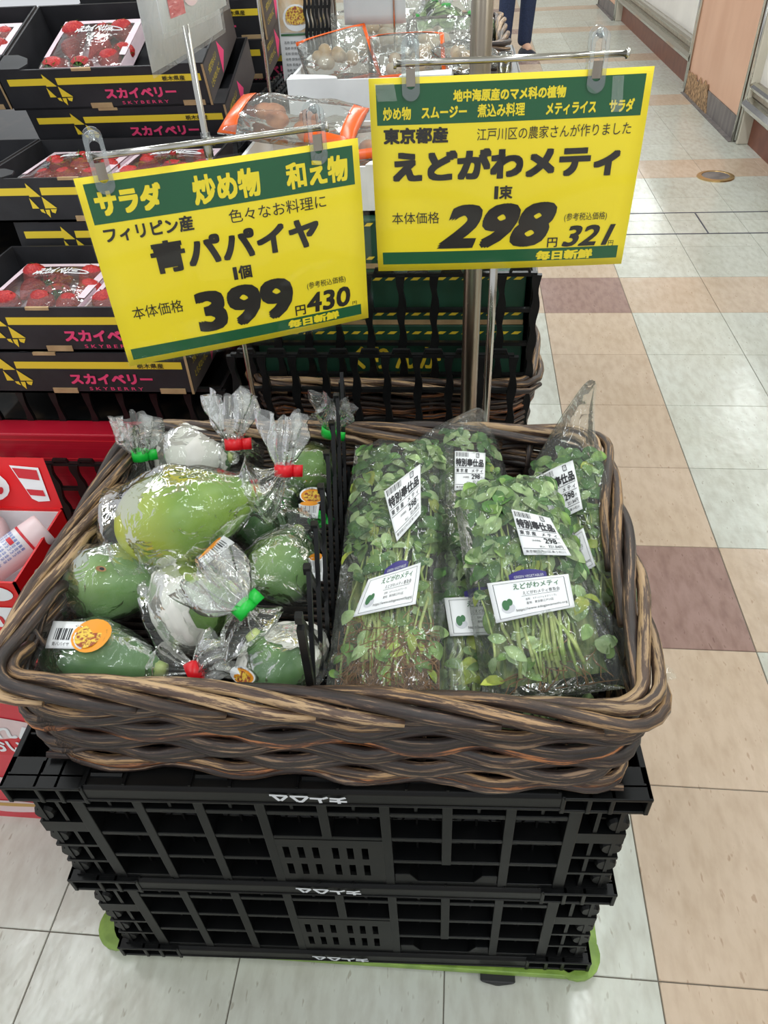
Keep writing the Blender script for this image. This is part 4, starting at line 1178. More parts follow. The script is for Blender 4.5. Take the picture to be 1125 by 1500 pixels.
# local: y runs along the panel, z up
PH, PLn = .218, .412
sp = .0590
ang = .030   # sideways run over the panel height is about three cells
slope = PH / (sp * 2.0)
def clip(p0, p1):
    return p0, p1
for fam in (-1, 1):
    for k in range(-5, 12):
        y0 = -PLn / 2 + k * sp; y1 = y0 + fam * sp * 2.0
        # clip y to the panel
        z0_, z1_ = 0.0, PH
        a, b = (y0, z0_), (y1, z1_)
        def at(y): return (y - y0) / (y1 - y0) * PH
        lo, hi = -PLn / 2, PLn / 2
        if max(y0, y1) <= lo or min(y0, y1) >= hi: continue
        pts = [a, b]
        if y0 < lo: pts[0] = (lo, at(lo))
        if y0 > hi: pts[0] = (hi, at(hi))
        if y1 < lo: pts[1] = (lo, at(lo))
        if y1 > hi: pts[1] = (hi, at(hi))
        (ya, za), (yb, zb) = pts
        L_ = math.hypot(yb - ya, zb - za)
        if L_ < .02: continue
        dy, dz = (yb - ya) / L_, (zb - za) / L_
        wv = .0024
        mb = MB().prism([(ya - dz * wv, za + dy * wv), (ya + dz * wv, za - dy * wv), (yb + dz * wv, zb - dy * wv), (yb - dz * wv, zb + dy * wv)], -.0022 + .0016 * fam, .0022 + .0016 * fam, lambda a, b, h: (h, a, b))
        mb.obj('lattice_bar', M['grid_plastic'], dv)
for yy in (-PLn / 2, PLn / 2):
    MB().box(-.0035, .0035, yy - .0035, yy + .0035, 0, PH * .93).obj('edge_bar', M['grid_plastic'], dv)
tipm = MB()
for k in range(-1, 9):
    yy = -PLn / 2 + k * sp + 0.0
    for q in (0, 1):
        pass
for k in range(0, 8):
    yy = -PLn / 2 + k * sp
    if abs(yy) <= PLn / 2: MB().box(-.0032, .0032, yy - .004, yy + .004, PH - .007, PH + .001).obj('tip', M['grid_plastic'], dv)
MB().box(-.0035, .0035, -PLn / 2, PLn / 2, 0, .004).obj('edge_bar', M['grid_plastic'], dv)

# ================================================================ PRICE SIGNS AND THEIR STANDS
def sign(label, TL, ex, lines, hdr, ftr, tape=None):
    """A4 sheet in a clear sleeve, hanging in a vertical plane"""
    W, H = .297, .210
    TL = Vector(TL); ex = Vector(ex).normalized(); ey = Vector((0, 0, -1)); ex = (ex - ey * ex.dot(ey)).normalized()
    nz = Vector((ex.y, -ex.x, 0))   # towards the shopper
    base = TL + ex * W / 2 + ey * H
    t = thing('price_sign', label, 'sign', base)
    fn = lambda u, v, h=0.0: TL + ex * (u * W) + ey * (v * H) + nz * h - base
    bend = lambda u, v, h=0.0: fn(u, v, h + .003 * math.sin(u * PI) + .002 * math.sin(v * PI * 1.3))
    sheet(bend, 'sheet', M['yellow'], t, (14, 10), thick=.0005)
    gb = MB().grid(14, 5, lambda u, v: bend(hdr[0] + (hdr[1] - hdr[0]) * u, hdr[2] + (hdr[3] - hdr[2]) * v, .0005)); gb.obj('header_band', M['green_print'], t)
    gb = MB().grid(14, 3, lambda u, v: bend(ftr[0] + (ftr[1] - ftr[0]) * u, ftr[2] + (ftr[3] - ftr[2]) * v, .0005)); gb.obj('footer_band', M['green_print'], t)
    for body, u0, u1, v0, v1, m_, bold, shear in lines:
        if body == '1個' or body == '1束':
            um = u0 + (u1 - u0) * .26
            lettering('1', bend, u0 + .004, um, v0 + .002, v1 - .002, M[m_], t, bold=.05, h=.0009)
            lettering(body[1], bend, um + .004, u1, v0, v1, M[m_], t, bold=.034, h=.0009)
        else:
            lettering(body, bend, u0, u1, v0, v1, M[m_], t, bold=bold, shear=shear, h=.0009)
    sl = MB().grid(8, 6, lambda u, v: bend(-.004 + 1.030 * u, -.012 + 1.028 * v, .0020 + .0012 * math.sin(u * 9) * math.sin(v * 5)))
    sl.obj('clear_sleeve', M['clear'], t, smooth=True)
    sl = MB().grid(8, 6, lambda u, v: bend(-.004 + 1.030 * u, -.012 + 1.028 * v, -.0015)); sl.obj('sleeve_back', M['clear'], t, smooth=True)
    if tape:
        for (u0, u1, v0, v1) in tape:
            MB().grid(6, 6, lambda u, v: bend(u0 + (u1 - u0) * u + .01 * v, v0 + (v1 - v0) * v, .0042 + .0006 * math.sin(u * 9 + v * 7))).obj('tape_patch', M['bag_film_tail'], t, smooth=True)
    return fn, ex, nz, base
def stand(label, px, py, z0, ztop, r, fn, ex, nz, base, bu0, bu1, bv, clips, bar_dz=0.0, joint_u=None):
    t = thing('sign_stand', label, 'stand', (px, py, z0)); o = Vector((px, py, z0))
    MB().tube([(0, 0, 0), (0, 0, ztop - z0)], r, 12).obj('pole', M['chrome'], t, smooth=True)
    A = fn(bu0, bv, -.006) + base - o; B2 = fn(bu1, bv + bar_dz, -.006) + base - o
    MB().tube([A, B2], .0034, 10).obj('crossbar', M['chrome'], t, smooth=True)
    for e, d in ((A, (A - B2).normalized()), (B2, (B2 - A).normalized())):
        MB().tube([e, e + d * .003], .0052, 10).obj('bar_end', M['chrome'], t, smooth=True)
    # joint from pole to bar
    jz = (A.z + B2.z) / 2
    k = max(0, min(1, (Vector((0, 0, 0)) - A).dot(B2 - A) / (B2 - A).length_squared)); J = A.lerp(B2, k)
    MB().tube([(0, 0, J.z - .020), (0, 0, J.z + .004)], r * 1.5, 10).obj('joint_collar', M['clip_clear'], t, smooth=True)
    MB().tube([(0, 0, J.z - .004), J], .004, 8).obj('joint_arm', M['chrome'], t, smooth=True)
    for cu in clips:
        c0 = A.lerp(B2, (cu - bu0) / (bu1 - bu0))
        ob = MB()
        # elongated plastic clip: two oval leaves with a slot, gripping sheet and bar
        for side, hh in ((1, .009), (-1, -.005)):
            n = 28; outer, inner = [], []
            for i in range(n):
                a = 2 * PI * i / n
                st = .016 if math.sin(a) > 0 else -.024
                outer.append((.0095 * math.cos(a), st + .0095 * math.sin(a) * 1.0))
                inner.append((.0050 * math.cos(a), st * .72 + .0050 * math.sin(a)))
            vv = []
            for ring, hh2 in ((outer, hh), (inner, hh), (inner, hh + .0028 * side), (outer, hh + .0028 * side)):
                vv += [c0 + ex * a + Vector((0, 0, 1)) * b + nz * hh2 for a, b in ring]
            ff = [(q * n + i, q * n + (i + 1) % n, ((q + 1) % 4) * n + (i + 1) % n, ((q + 1) % 4) * n + i) for q in range(4) for i in range(n)]
            ob.add(vv, ff)
        cl = ob.obj('clip', M['clip_clear'], t, smooth=False)
        g = MB()
        P = lambda a, b, h: c0 + ex * a + Vector((0, 0, b)) + nz * h
        g.prism([(-.0048, -.020), (.0048, -.020), (.0048, -.004), (-.0048, -.004)], .0085, .0095, P); g.obj('grip_window', M['dull_steel'], cl)
        g = MB(); g.tube([P(0, .018, -.004), P(0, .022, .003), P(0, .018, .010)], .003, 8)
        g.obj('clip_boss', M['clip_clear'], cl, smooth=True)
    return t
K, G, Y_ = 'black_print', 'green_print', 'yellow_print'
La = sign('yellow and green price sign reading 399, hanging tilted over the papayas', (-.687, -2.078, .995), (.907, .421, 0), [
    ('サラダ', .045, .271, .063, .188, Y_, .062, 0), ('炒め物', .377, .619, .059, .199, Y_, .042, 0), ('和え物', .715, .952, .065, .195, Y_, .042, 0),
    ('フィリピン産', .045, .356, .237, .314, K, .032, 0), ('色々なお料理に', .486, .855, .243, .311, K, .002, 0), ('青パパイヤ', .182, .818, .342, .510, K, .044, 0),
    ('1個', .461, .536, .537, .612, K, .03, 0), ('本体価格', .065, .254, .662, .734, K, .004, 0), ('399', .298, .687, .643, .880, K, .062, .0),
    ('円', .687, .730, .829, .890, K, .02, 0), ('(参考税込価格)', .746, .909, .703, .749, K, 0, 0), ('430', .738, .925, .770, .891, K, .036, .05), ('円', .932, .951, .873, .895, K, 0, 0),
    ('毎日新鮮', .650, .870, .909, .958, Y_, .060, 0)], (.024, .976, .030, .220), (.021, .969, .900, .965))
Ra = sign('yellow and green price sign reading 298, hanging upright over the greens', (-.405, -1.932, 1.047), (.997, .056, 0), [
    ('地中海原産のマメ科の植物', .301, .700, .062, .118, Y_, .044, 0), ('炒め物', .047, .149, .131, .192, Y_, .03, 0), ('スムージー', .187, .351, .134, .188, Y_, .044, 0),
    ('煮込み料理', .389, .559, .130, .192, Y_, .03, 0), ('メティライス', .635, .813, .138, .195, Y_, .044, 0), ('サラダ', .859, .948, .135, .196, Y_, .044, 0),
    ('東京都産', .045, .284, .228, .306, K, .044, 0), ('江戸川区の農家さんが作りました', .390, .950, .242, .302, K, .002, 0), ('えどがわメティ', .074, .926, .338, .500, K, .060, 0),
    ('1束', .460, .534, .531, .603, K, .03, 0), ('本体価格', .066, .253, .660, .725, K, .004, 0), ('298', .276, .697, .625, .874, K, .062, .16),
    ('円', .687, .727, .827, .883, K, .02, 0), ('(参考税込価格)', .744, .910, .692, .742, K, 0, 0), ('321', .758, .937, .763, .883, K, .036, .16), ('円', .932, .952, .857, .887, K, 0, 0),
    ('毎日新鮮', .646, .874, .901, .956, Y_, .060, 0)], (.024, .976, .029, .215), (.022, .974, .888, .960), tape=[(.855, .895, .03, .19), (.02, .09, .02, .10)])
stand('chrome sign stand rising out of the basket behind the papayas', -.573, -1.992, .520, 1.300, .0034, *La, .07, .885, -.075, (.095, .845), bar_dz=.01)
stand('chrome sign stand holding the right sign, beside the thick steel pole', -.262, -1.905, .470, 1.062, .0052, *Ra, .10, .90, -.055, (.150, .800), bar_dz=.0)

# ================================================================ THICK POLE BEHIND THE RIGHT SIGN
bp = thing('display_pole', 'thick dull steel pole standing just behind the right price sign', 'pole', (-.287, -1.862, 0))
MB().tube([(0, 0, .012), (0, 0, 1.7)], .0120, 18).obj('pole', M['dull_steel'], bp, smooth=True)
MB().lathe([(.055, 0), (.055, .006), (.02, .014)], 24).obj('foot', M['dull_steel'], bp)

# ================================================================ STRAWBERRY CARTONS
def carton(label, x0, yf, z0, rx=0.0, rz=0.0, tray_cut=True, W=.425, D=.27, H=.079, plain_=False):
    t = thing('strawberry_carton', label, 'carton', (x0, yf, z0), 0, 'strawberry cartons stacked in steps on the left')
    t.rotation_euler = (rx, 0, rz)
    b = MB(); th = .004
    b.box(0, W, 0, D, 0, th)
    b.box(0, W, 0, th, 0, H); b.box(0, W, D - th, D, 0, H); b.box(0, th, th, D - th, 0, H); b.box(W - th, W, th, D - th, 0, H)
    b.obj('box_shell', M['carton_black'], t)
    sd = MB(); sd.add([(W + .0006, .002, .001), (W + .0006, D - .002, .001), (W + .0006, D - .002, H - .001), (W + .0006, .002, H - .001)], [(0, 1, 2, 3)])
    sd.obj('side_face', M['carton_side'], t)
    ke = MB(); ke.box(W - th, W + .0002, -.0004, .0006, 0, H); ke.obj('cut_edge', M['kraft'], t)
    # rounded corner flaps lying on the rim
    for sx, xx in ((1, .0), (-1, W)):
        pts = [(xx, 0), (xx, .055), (xx + sx * .03, .055), (xx + sx * .055, .04), (xx + sx * .062, .018), (xx + sx * .05, 0)]
        MB().prism(pts[::sx], H, H + .003).obj('corner_flap', M['carton_black'], t)
    fn = lambda u, v, h=0.0: Vector((u * W, -.0006 - h, H * (1 - v)))
    q = MB().grid(2, 2, lambda u, v: fn(.035 + .185 * u, .21 + .17 * v)); q.grid(2, 2, lambda u, v: fn(.275 + .70 * u, .21 + .17 * v)); q.obj('stripe', M['carton_yellow'], t)
    e = MB()
    def tri(a, b, c): e.add([fn(*a, .0004), fn(*b, .0004), fn(*c, .0004)], [(0, 1, 2)])
    tri((.216, .10), (.216, .41), (.268, .41)); tri((.213, .43), (.213, .68), (.244, .68)); tri((.272, .41), (.272, .68), (.327, .68))
    for k4 in (((.246, .70), (.262, .70), (.266, .80), (.250, .76)), ((.270, .71), (.290, .71), (.284, .90), (.271, .80)), ((.295, .70), (.324, .70), (.312, .80), (.298, .77))):
        e.add([fn(a_, b_, .0004) for a_, b_ in k4], [(0, 1, 2, 3)])
    e.obj('emblem', M['carton_yellow'], t)
    lettering('スカイベリー', fn, .49, .84, .50, .76, M['pink_print'], t, bold=.055, h=.0005)
    lettering('S K Y B E R R Y', fn, .56, .79, .83, .91, M['pink_print'], t, bold=.01, h=.0005)
    lettering('栃木県産', fn, .79, .90, .235, .36, M['black_print'], t, bold=.02, h=.0009)
    for u in (.40, .86):
        MB().box(u * W, u * W + .045, -.0014, 0, .001, .011).obj('tab', M['kraft'], t)
    MB().box(.37 * W, .37 * W + .04, -.0015, .003, H - .004, H + .001).obj('tab', M['kraft'], t)
    # side print
    fs = lambda u, v, h=0.0: Vector((W + .001 + h, u * D, H * (1 - v)))
    s = MB(); s.add([fs(.42, .15), fs(.56, .60), fs(.42, .95)], [(0, 1, 2)]); s.obj('side_emblem', M['pink_print'], t)
    lettering('大粒でおいしい', fs, .08, .34, .22, .40, M['carton_yellow'], t, h=.0004)
    lettering('とちぎのいちご', fs, .08, .36, .55, .72, M['carton_yellow'], t, h=.0004)
    return t
CAR = {}
C_ = carton
C_('closed-looking strawberry carton at the bottom of the front step, under the open one', -1.184, -1.742, .5405)
c1 = C_('open strawberry carton on the front step, lowest open carton on the left', -1.168, -1.740, .6215)
C_('strawberry carton under the middle step, mostly behind the front trays', -1.160, -1.448, .658)
c2 = C_('open strawberry carton on the middle step, partly behind the left price sign', -1.200, -1.450, .7385)
C_('strawberry carton at the left edge beside the middle step', -1.632, -1.440, .7385)
RX = .30
C_('strawberry carton directly under the topmost open carton', -1.212, -1.1540, .7980, RX)
c3 = C_('topmost open strawberry carton with one visible tray, upper left', -1.236, -1.178, .8740, RX)
C_('strawberry carton at the upper left corner of the picture', -1.672, -1.165, .8740, RX)
for k in range(3):
    C_(['lowest', 'second', 'topmost'][k] + ' brown-sided carton of the rear stack, pink marks facing the aisle', -1.190 + .01 * k, -.845 - .0144 * k, .86 + .0790 * k, .18, .02 * (k - 1))
for k in range(3):
    C_(['lowest', 'middle', 'uppermost'][k] + ' carton of the farthest dark stack beside the mesh crate', -1.11, -.56, .80 + .0805 * k, .0, .02 * (k - 1))

# strawberries and their wrapped trays
bm_ = MB().grid(12, 9, lambda u, v: ((1.0 - .22 * v) * math.sin(PI * min(1, .05 + .95 * v) ** .62) * .0175 * math.cos(u * 2 * PI), (1.0 - .22 * v) * math.sin(PI * min(1, .05 + .95 * v) ** .62) * .0175 * math.sin(u * 2 * PI), -.020 + .042 * (1 - v)), True)
berry_me = bm_.mesh('strawberry', M['berry'], True)
cm = MB()
for k in range(7):
    a = 2 * PI * k / 7; a1, a2 = a - .3, a + .3
    cm.add([(0, 0, .0225), (.006 * math.cos(a1), .006 * math.sin(a1), .0225), (.017 * math.cos(a), .017 * math.sin(a), .0175), (.006 * math.cos(a2), .006 * math.sin(a2), .0225)], [(0, 1, 2, 3)])
calyx_me = cm.mesh('calyx', M['calyx'])
def tray(label, blabel, x, y, z, rx, seed, w=.172, d=.185):
    t = thing('strawberry_tray', label, 'tray', (x, y, z), 0, 'film-wrapped trays of strawberries')
    t.rotation_euler = (rx, 0, 0)
    m = MB(); m.box(0, w, 0, d, .0, .003)
    for a in ((0, w, 0, .003), (0, w, d - .003, d), (0, .003, 0, d), (w - .003, w, 0, d)): m.box(a[0], a[1], a[2], a[3], 0, .032)
    m.obj('tray_base', M['tray_white'], t)
    f = MB().grid(14, 14, lambda u, v: (u * w, v * d, .034 + .010 * math.sin(PI * u) * math.sin(PI * v) + .001 * math.sin(u * 21 + v * 9)))
    f.obj('film', M['tray_film'], t, smooth=True)
    # pale printed border of the film and white script loops
    br = MB()
    hz = lambda u, v: .0352 + .010 * math.sin(PI * u) * math.sin(PI * v)
    for (a0, a1, b0, b1) in ((0, 1, .90, 1), (0, .07, .2, .92), (.93, 1, .2, .92)):
        br.grid(6, 6, lambda u, v: ((a0 + (a1 - a0) * u) * w, (b0 + (b1 - b0) * v) * d, hz(a0 + (a1 - a0) * u, b0 + (b1 - b0) * v)))
    br.obj('film_border', M['tray_white'], t, smooth=True)
    for (cx, cy, rr_, ph) in ((.34, .70, .085, 0), (.68, .72, .10, 1)):
        pts = []
        for k in range(30):
            a = 4 * PI * k / 29
            u = cx + rr_ * (1.3 * math.cos(a) + .3 * math.cos(2 * a + ph)); v = cy + rr_ * .55 * math.sin(a * (1.0 if ph else 1.5))
            pts.append((u * w, v * d, hz(u, v) + .001))
        MB().tube(pts, .0011, 4).obj('script_print', M['white_card'], t)
    lettering('スカイベリー', lambda u, v, h: Vector(((.30 + .42 * u) * w, (.62 + .16 * (1 - v)) * d, hz(.3 + .42 * u, .7) + .0025 + h)), 0, 1, 0, 1, M['white_card'], t, bold=.03)
    rnd = random.Random(seed)
    R_x = Matrix.Rotation(rx, 4, 'X')
    for j in range(3):
        for i in range(3):
            p = Vector((w * (.19 + .31 * i) + rnd.uniform(-.004, .004) + (.008 if j % 2 else -.003), d * (.18 + .30 * j) + rnd.uniform(-.004, .004), .0215))
            o = bpy.data.objects.new('strawberry', berry_me); COL.objects.link(o)
            sc_ = rnd.uniform(1.35, 1.55)
            tilt = Matrix.Rotation(rnd.uniform(-.6, .6), 4, 'Z') @ Matrix.Rotation(rnd.choice((-1, 1, -1)) * rnd.uniform(1.0, 1.5), 4, 'X')
            o.matrix_basis = Matrix.Translation((x, y, z)) @ R_x @ Matrix.Translation(p) @ Matrix.Diagonal((1, 1, .70, 1)) @ tilt @ Matrix.Diagonal((sc_ * 1.05, sc_ * 1.05, sc_, 1))
            tag(o, ('front', 'middle', 'back')[j] + '-row ' + ('left', 'centre', 'right')[i] + ' ' + blabel, 'strawberry', 'strawberries ' + blabel.split('strawberry ')[-1])
            c = bpy.data.objects.new('calyx', calyx_me); COL.objects.link(c); c.parent = o
    return t
def in_carton(c, dx, dy, dz=.004):
    v = Matrix.Translation(c.location) @ Matrix.Rotation(c.rotation_euler[0], 4, 'X') @ Vector((dx, dy, dz))
    return v.x, v.y, v.z
# slightly raised so that the film stands near the rim
p = in_carton(c3, .075, .03, .034); tray('wrapped strawberry tray in the topmost open carton', 'strawberry in the tray of the topmost open carton', *p, RX, 1)
p = in_carton(c2, .055, .025, .034); tray('left wrapped strawberry tray in the carton on the middle step', 'strawberry in the left tray of the middle step', *p, 0, 2)
p = in_carton(c2, .240, .025, .034); tray('right wrapped strawberry tray in the carton on the middle step', 'strawberry in the right tray of the middle step', *p, 0, 3)
p = in_carton(c1, .060, .02, .034); tray('left wrapped strawberry tray on the front step', 'strawberry in the left tray of the front step', *p, 0, 4)
p = in_carton(c1, .242, .02, .034); tray('right wrapped strawberry tray on the front step, mostly behind the left price sign', 'strawberry in the right tray of the front step', *p, 0, 5)
p = in_carton(bpy.data.objects['strawberry_carton.007'], .235, .03, .034); tray('wrapped strawberry tray in the carton at the upper left corner', 'strawberry in the tray at the upper left corner', *p, RX, 6)

# ================================================================ BLACK CRATES OF THE DISPLAY
def lattice_wall(t, W, H, ncol, rows, y=0.0, x0=0.0, wave=.0045, bar=.0055, z0=0.0, tabs=True, axis='x'):
    """crate wall of wavy upright bars, each bar a part; rails joined to the wall frame"""
    mp = (lambda a, h, b: (x0 + a, y + h, z0 + b)) if axis == 'x' else (lambda a, h, b: (x0 + h, y + a, z0 + b))
    fr = MB()
    for k in range(rows + 1):
        zz = H * k / rows
        fr.prism([(0, max(0, zz - .003)), (W, max(0, zz - .003)), (W, zz + .003), (0, zz + .003)], -.004, .004, lambda a, b, h: mp(a, h, b))
    if tabs:
        cw = W / ncol
        for k in range(ncol):
            c = (k + .5) * cw
            fr.prism([(c - cw * .34, H), (c - cw * .26, H + .011), (c + cw * .26, H + .011), (c + cw * .34, H), (c + cw * .26, H), (c + cw * .22, H + .006), (c - cw * .22, H + .006), (c - cw * .26, H)], -.003, .003, lambda a, b, h: mp(a, h, b))
    fr.obj('wall_frame', M['grid_plastic'], t)
    for k in range(ncol + 1):
        c = W * k / ncol
        L_, R_ = [], []
        n = rows * 8
        for i in range(n + 1):
            zz = H * i / n; w = bar * (.75 + .55 * abs(math.cos(PI * i / 8)) ** 1.5); o = wave * math.sin(2 * PI * i / 8)
            L_.append((c - w + o * .3, zz)); R_.append((c + w + o * .3, zz))
        mb = MB()
        for i in range(n):
            mb.prism([L_[i], R_[i], R_[i + 1], L_[i + 1]], -.006, .002, lambda a, b, h: mp(a, h, b))
        mb.obj('upright_bar', M['grid_plastic'], t)
def crate_box(label, x0, x1, y0, y1, z0, z1, ncol, rows, name='mesh_crate', tabs=True):
    t = thing(name, label, 'crate', (x0, y0, z0))
    W, D, H = x1 - x0, y1 - y0, z1 - z0
    lattice_wall(t, W, H, ncol, rows, 0, 0, tabs=tabs)
    m = MB(); m.box(0, W, .01, D, 0, .006); m.box(0, W, D - .006, D, 0, H); m.box(0, .006, .008, D, 0, H); m.box(W - .006, W, .008, D, 0, H)
    m.obj('crate_body', M['black_dusty'], t)
    return t
crate_box('black mesh crate carrying the front step of strawberry cartons', -1.34, -.715, -1.725, -1.46, .462, .540, 10, 1, tabs=False)
rc = thing('red_carton', 'red corrugated carton behind the black crate wall, left of the basket', 'carton', (-1.34, -1.775, .02))
MB().box(0, .55, 0, .048, 0, .4535).obj('carton_body', M['red_card'], rc, bevel=.003)
for zz in (.40, .44): MB().box(.0, .55, -.0012, 0, zz, zz + .0015).obj('fold_line', M['red_print'], rc)
cp_ = thing('crate_panel', 'black crate wall of wavy bars in front of the red carton', 'crate panel', (-1.34, -1.795, .02))
lattice_wall(cp_, .64, .404, 13, 7, wave=.008, bar=.0065)
def block(label, x0, x1, y0, y1, z0, z1, mat='black_dusty', name='display_table', cat='display stand'):
    t = thing(name, label, cat, (x0, y0, z0))
    MB().box(0, x1 - x0, 0, y1 - y0, 0, z1 - z0).obj('base_block', M[mat], t, bevel=.004)
    m = MB(); m.box(-.004, x1 - x0 + .004, -.004, y1 - y0 + .004, z1 - z0 - .02, z1 - z0 - .008); m.obj('edge_strip', M['grid_plastic'], t)
    return t
block('black base holding up the middle and rear steps of cartons', -1.70, -.735, -1.44, -1.19, 0, .655)
block('black base under the rear carton stacks', -1.70, -.735, -1.17, -.25, 0, .785)
block('black base between the red carton and the rear basket', -1.34, -.715, -1.44 - .02, -1.445, .0, .50) if 0 else None
# the unit right behind the front basket
wicker_basket('dark wicker basket behind the front one, holding a crate of green cartons', -.675, -.160, -1.735, -1.36, .012, .42, .552, 10, .0048, .0115, .085, .05, 5, fine=False)
block('black base under the dark rear basket', -.66, -.175, -1.70, -1.38, 0, .418)
gc = crate_box('tall black crate standing in the rear basket, green cartons inside', -.660, -.186, -1.700, -1.40, .440, .735, 9, 5)
pn = thing('crate_panel', 'loose black crate wall leaning between the front and the rear basket', 'crate panel', (-.672, -1.765, .440))
lattice_wall(pn, .455, .190, 9, 3)
def green_carton(label, x0, x1, y0, y1, z0, z1, text):
    t = thing('green_carton', label, 'carton', (x0, y0, z0), 0, 'dark green cartons in the crate')
    W, D, H = x1 - x0, y1 - y0, z1 - z0
    MB().box(0, W, 0, D, 0, H).obj('carton_body', M['green_carton'], t, bevel=.002)
    MB().box(0.0, W, -.0010, 0, 0, .008).obj('cut_edge', M['kraft'], t)
    n = 22
    for zz in (H * .88, H * .14 + .004):
        for k in range(n):
            a = W * k / n
            MB().add([(a, -.0012, zz), (a + W / n * .55, -.0012, zz), (a + W / n * .85, -.0012, zz + .005), (a + W / n * .3, -.0012, zz + .005)], [(0, 1, 2, 3)]).obj('stripe_dash', M['carton_yellow'], t)
    if text:
        lettering('くりんか', lambda u, v, h: Vector((W * (.36 + .34 * u), -.0014 - h, H * (.36 + .34 * (1 - v)))), 0, 1, 0, 1, M['carton_yellow'], t, bold=.03)
    return t
green_carton('lower dark green carton with yellow brush lettering behind the crate bars', -.650, -.198, -1.682, -1.42, .512, .640, True)
green_carton('middle dark green carton with yellow dashes behind the crate bars', -.648, -.200, -1.680, -1.42, .641, .728, False)
green_carton('upper dark green carton standing proud of the black crate, between the signs', -.648, -.262, -1.660, -1.38, .729, .806, False)

def open_box(label, x0, x1, y0, y1, z0, z1, rz=0.0):
    t = thing('white_box', label, 'box', (x0, y0, z0), rz); W, D, H = x1 - x0, y1 - y0, z1 - z0; th = .006
    m = MB(); m.box(0, W, 0, D, 0, th); m.box(0, W, 0, th, 0, H); m.box(0, W, D - th, D, 0, H); m.box(0, th, th, D - th, 0, H); m.box(W - th, W, th, D - th, 0, H)
    m.obj('box_shell', M['white_card'], t)
    MB().prism([(0, 0), (.10, 0), (.095, .018), (.07, .035), (.03, .045), (0, .05)], H, H + .003).obj('corner_flap', M['white_card'], t)
    MB().prism([(W, 0), (W, .05), (W - .03, .045), (W - .07, .035), (W - .095, .018), (W - .10, 0)], H, H + .003).obj('corner_flap', M['white_card'], t)
    MB().box(th, W - th, th, D - th, th, th + .001).obj('box_floor', M['kraft'], t)
    return t
open_box('white open carton of orange-edged packs, on the green cartons between the signs', -.660, -.350, -1.640, -1.36, .8075, .878)
open_box('white open carton of orange-edged packs, higher and farther back', -.650, -.330, -1.20, -.92, .835, .915)
block('black base under the farther white carton', -.68, -.17, -1.34, -.33, 0, .832)
wicker_basket('far dark wicker basket of bagged leafy greens near the top edge', -.50, -.205, -.90, -.40, .01, .833, .915, 7, .005, .011, .09, .04, 3, fine=False)

def pack(label, c, ux, uy, w, h, fill, edge, seed, puff=.022, ends=False, group='orange-edged packs in the white cartons', print_=None):
    """pillow pack: clear film, coloured sealed ends, food inside"""
    c, ux, uy = Vector(c), Vector(ux).normalized(), Vector(uy).normalized()
    uy = (uy - ux * uy.dot(ux)).normalized(); nz = ux.cross(uy)
    if nz.z < 0: nz = -nz
    t = thing('food_pack', label, 'pack', c, 0, group)
    P = lambda a, b, z: ux * (a * w / 2) + uy * (b * h / 2) + nz * z
    q = lambda a, b: max(0, (1 - abs(a) ** 3)) ** .5 * max(0, (1 - abs(b) ** 3)) ** .5
    f = MB()
    for sg in (1, -1):
        f.grid(22, 22, lambda u, v, sg=sg: P((u * 2 - 1) * sg, v * 2 - 1, sg * (q(u * 2 - 1, v * 2 - 1) * puff + .0006) + noise.noise((u * 6, v * 6, seed)) * .006 * q(u * 2 - 1, v * 2 - 1) + .004 * math.sin(v * 3 + seed)))
    f.obj('film', M['far_film'], t, smooth=True)
    rnd = random.Random(seed)
    for k in range(7):
        a, b = rnd.uniform(-.55, .55), rnd.uniform(-.5, .45); r = rnd.uniform(.16, .26)
        m = MB().grid(10, 7, lambda u, v: P(a + r * math.cos(u * 2 * PI) * math.sin(v * PI) * .9, b + r * 1.2 * math.sin(u * 2 * PI) * math.sin(v * PI), math.cos(v * PI) * puff * .55), True)
        m.obj('food', M[fill], t, smooth=True)
    if edge:
        for b0, b1, a0, a1 in (((-1, 1, -1, -.72), (-1, 1, .80, 1), (-1, -.82, .3, 1)) if ends else ((-1.0, -.86, -1, 1), (.86, 1.0, -1, 1), (-1, 1, .88, 1.0))):
            m = MB().grid(8, 8, lambda u, v: P(a0 + (a1 - a0) * u, b0 + (b1 - b0) * v, .0022 + (q(a0 + (a1 - a0) * u, b0 + (b1 - b0) * v) * puff) + .004 * math.sin(((b0 + (b1 - b0) * v + 1) / 2) * 3 + seed)))
            m.obj('sealed_edge', M[edge], t, smooth=True, solid=.0004)
    if print_:
        lettering(print_, lambda u, v, h: P(-.6 + 1.1 * u, .5 - .35 * v, puff * 1.0 + .004 + h), 0, 1, 0, 1, M['red_print'], t, bold=.02)
    return t
pack('orange-edged pack of brown food lying across the left rim of the nearer white carton', (-.585, -1.47, .905), (1, -.10, -.10), (.1, 1, .25), .225, .14, 'orange_food', 'orange_film', 1, ends=True)
pack('orange-edged pack low in the nearer white carton, beside the right sign', (-.455, -1.50, .872), (1, .3, 0), (-.3, 1, .2), .17, .11, 'orange_food', 'orange_film', 2)
pack('upright orange-edged pack in the left part of the farther white carton', (-.565, -1.06, .925), (.9, .3, .15), (-.2, .6, .7), .15, .12, 'noodle', 'orange_film', 3)
pack('orange-edged pack in the right part of the farther white carton', (-.425, -1.05, .922), (1, .1, 0), (0, .8, .6), .16, .11, 'noodle', 'orange_film', 4)
pack('brown-filled pack sunk in the farther white carton', (-.54, -1.12, .885), (1, -.2, 0), (.2, 1, 0), .15, .10, 'orange_food', 'orange_film', 5, puff=.018)
pack('clear pack with small red print behind the farther white carton', (-.505, -.90, .950), (1, .15, 0), (0, .9, .5), .19, .13, 'noodle', None, 6, group='clear packs behind the white cartons', print_='おいしい')
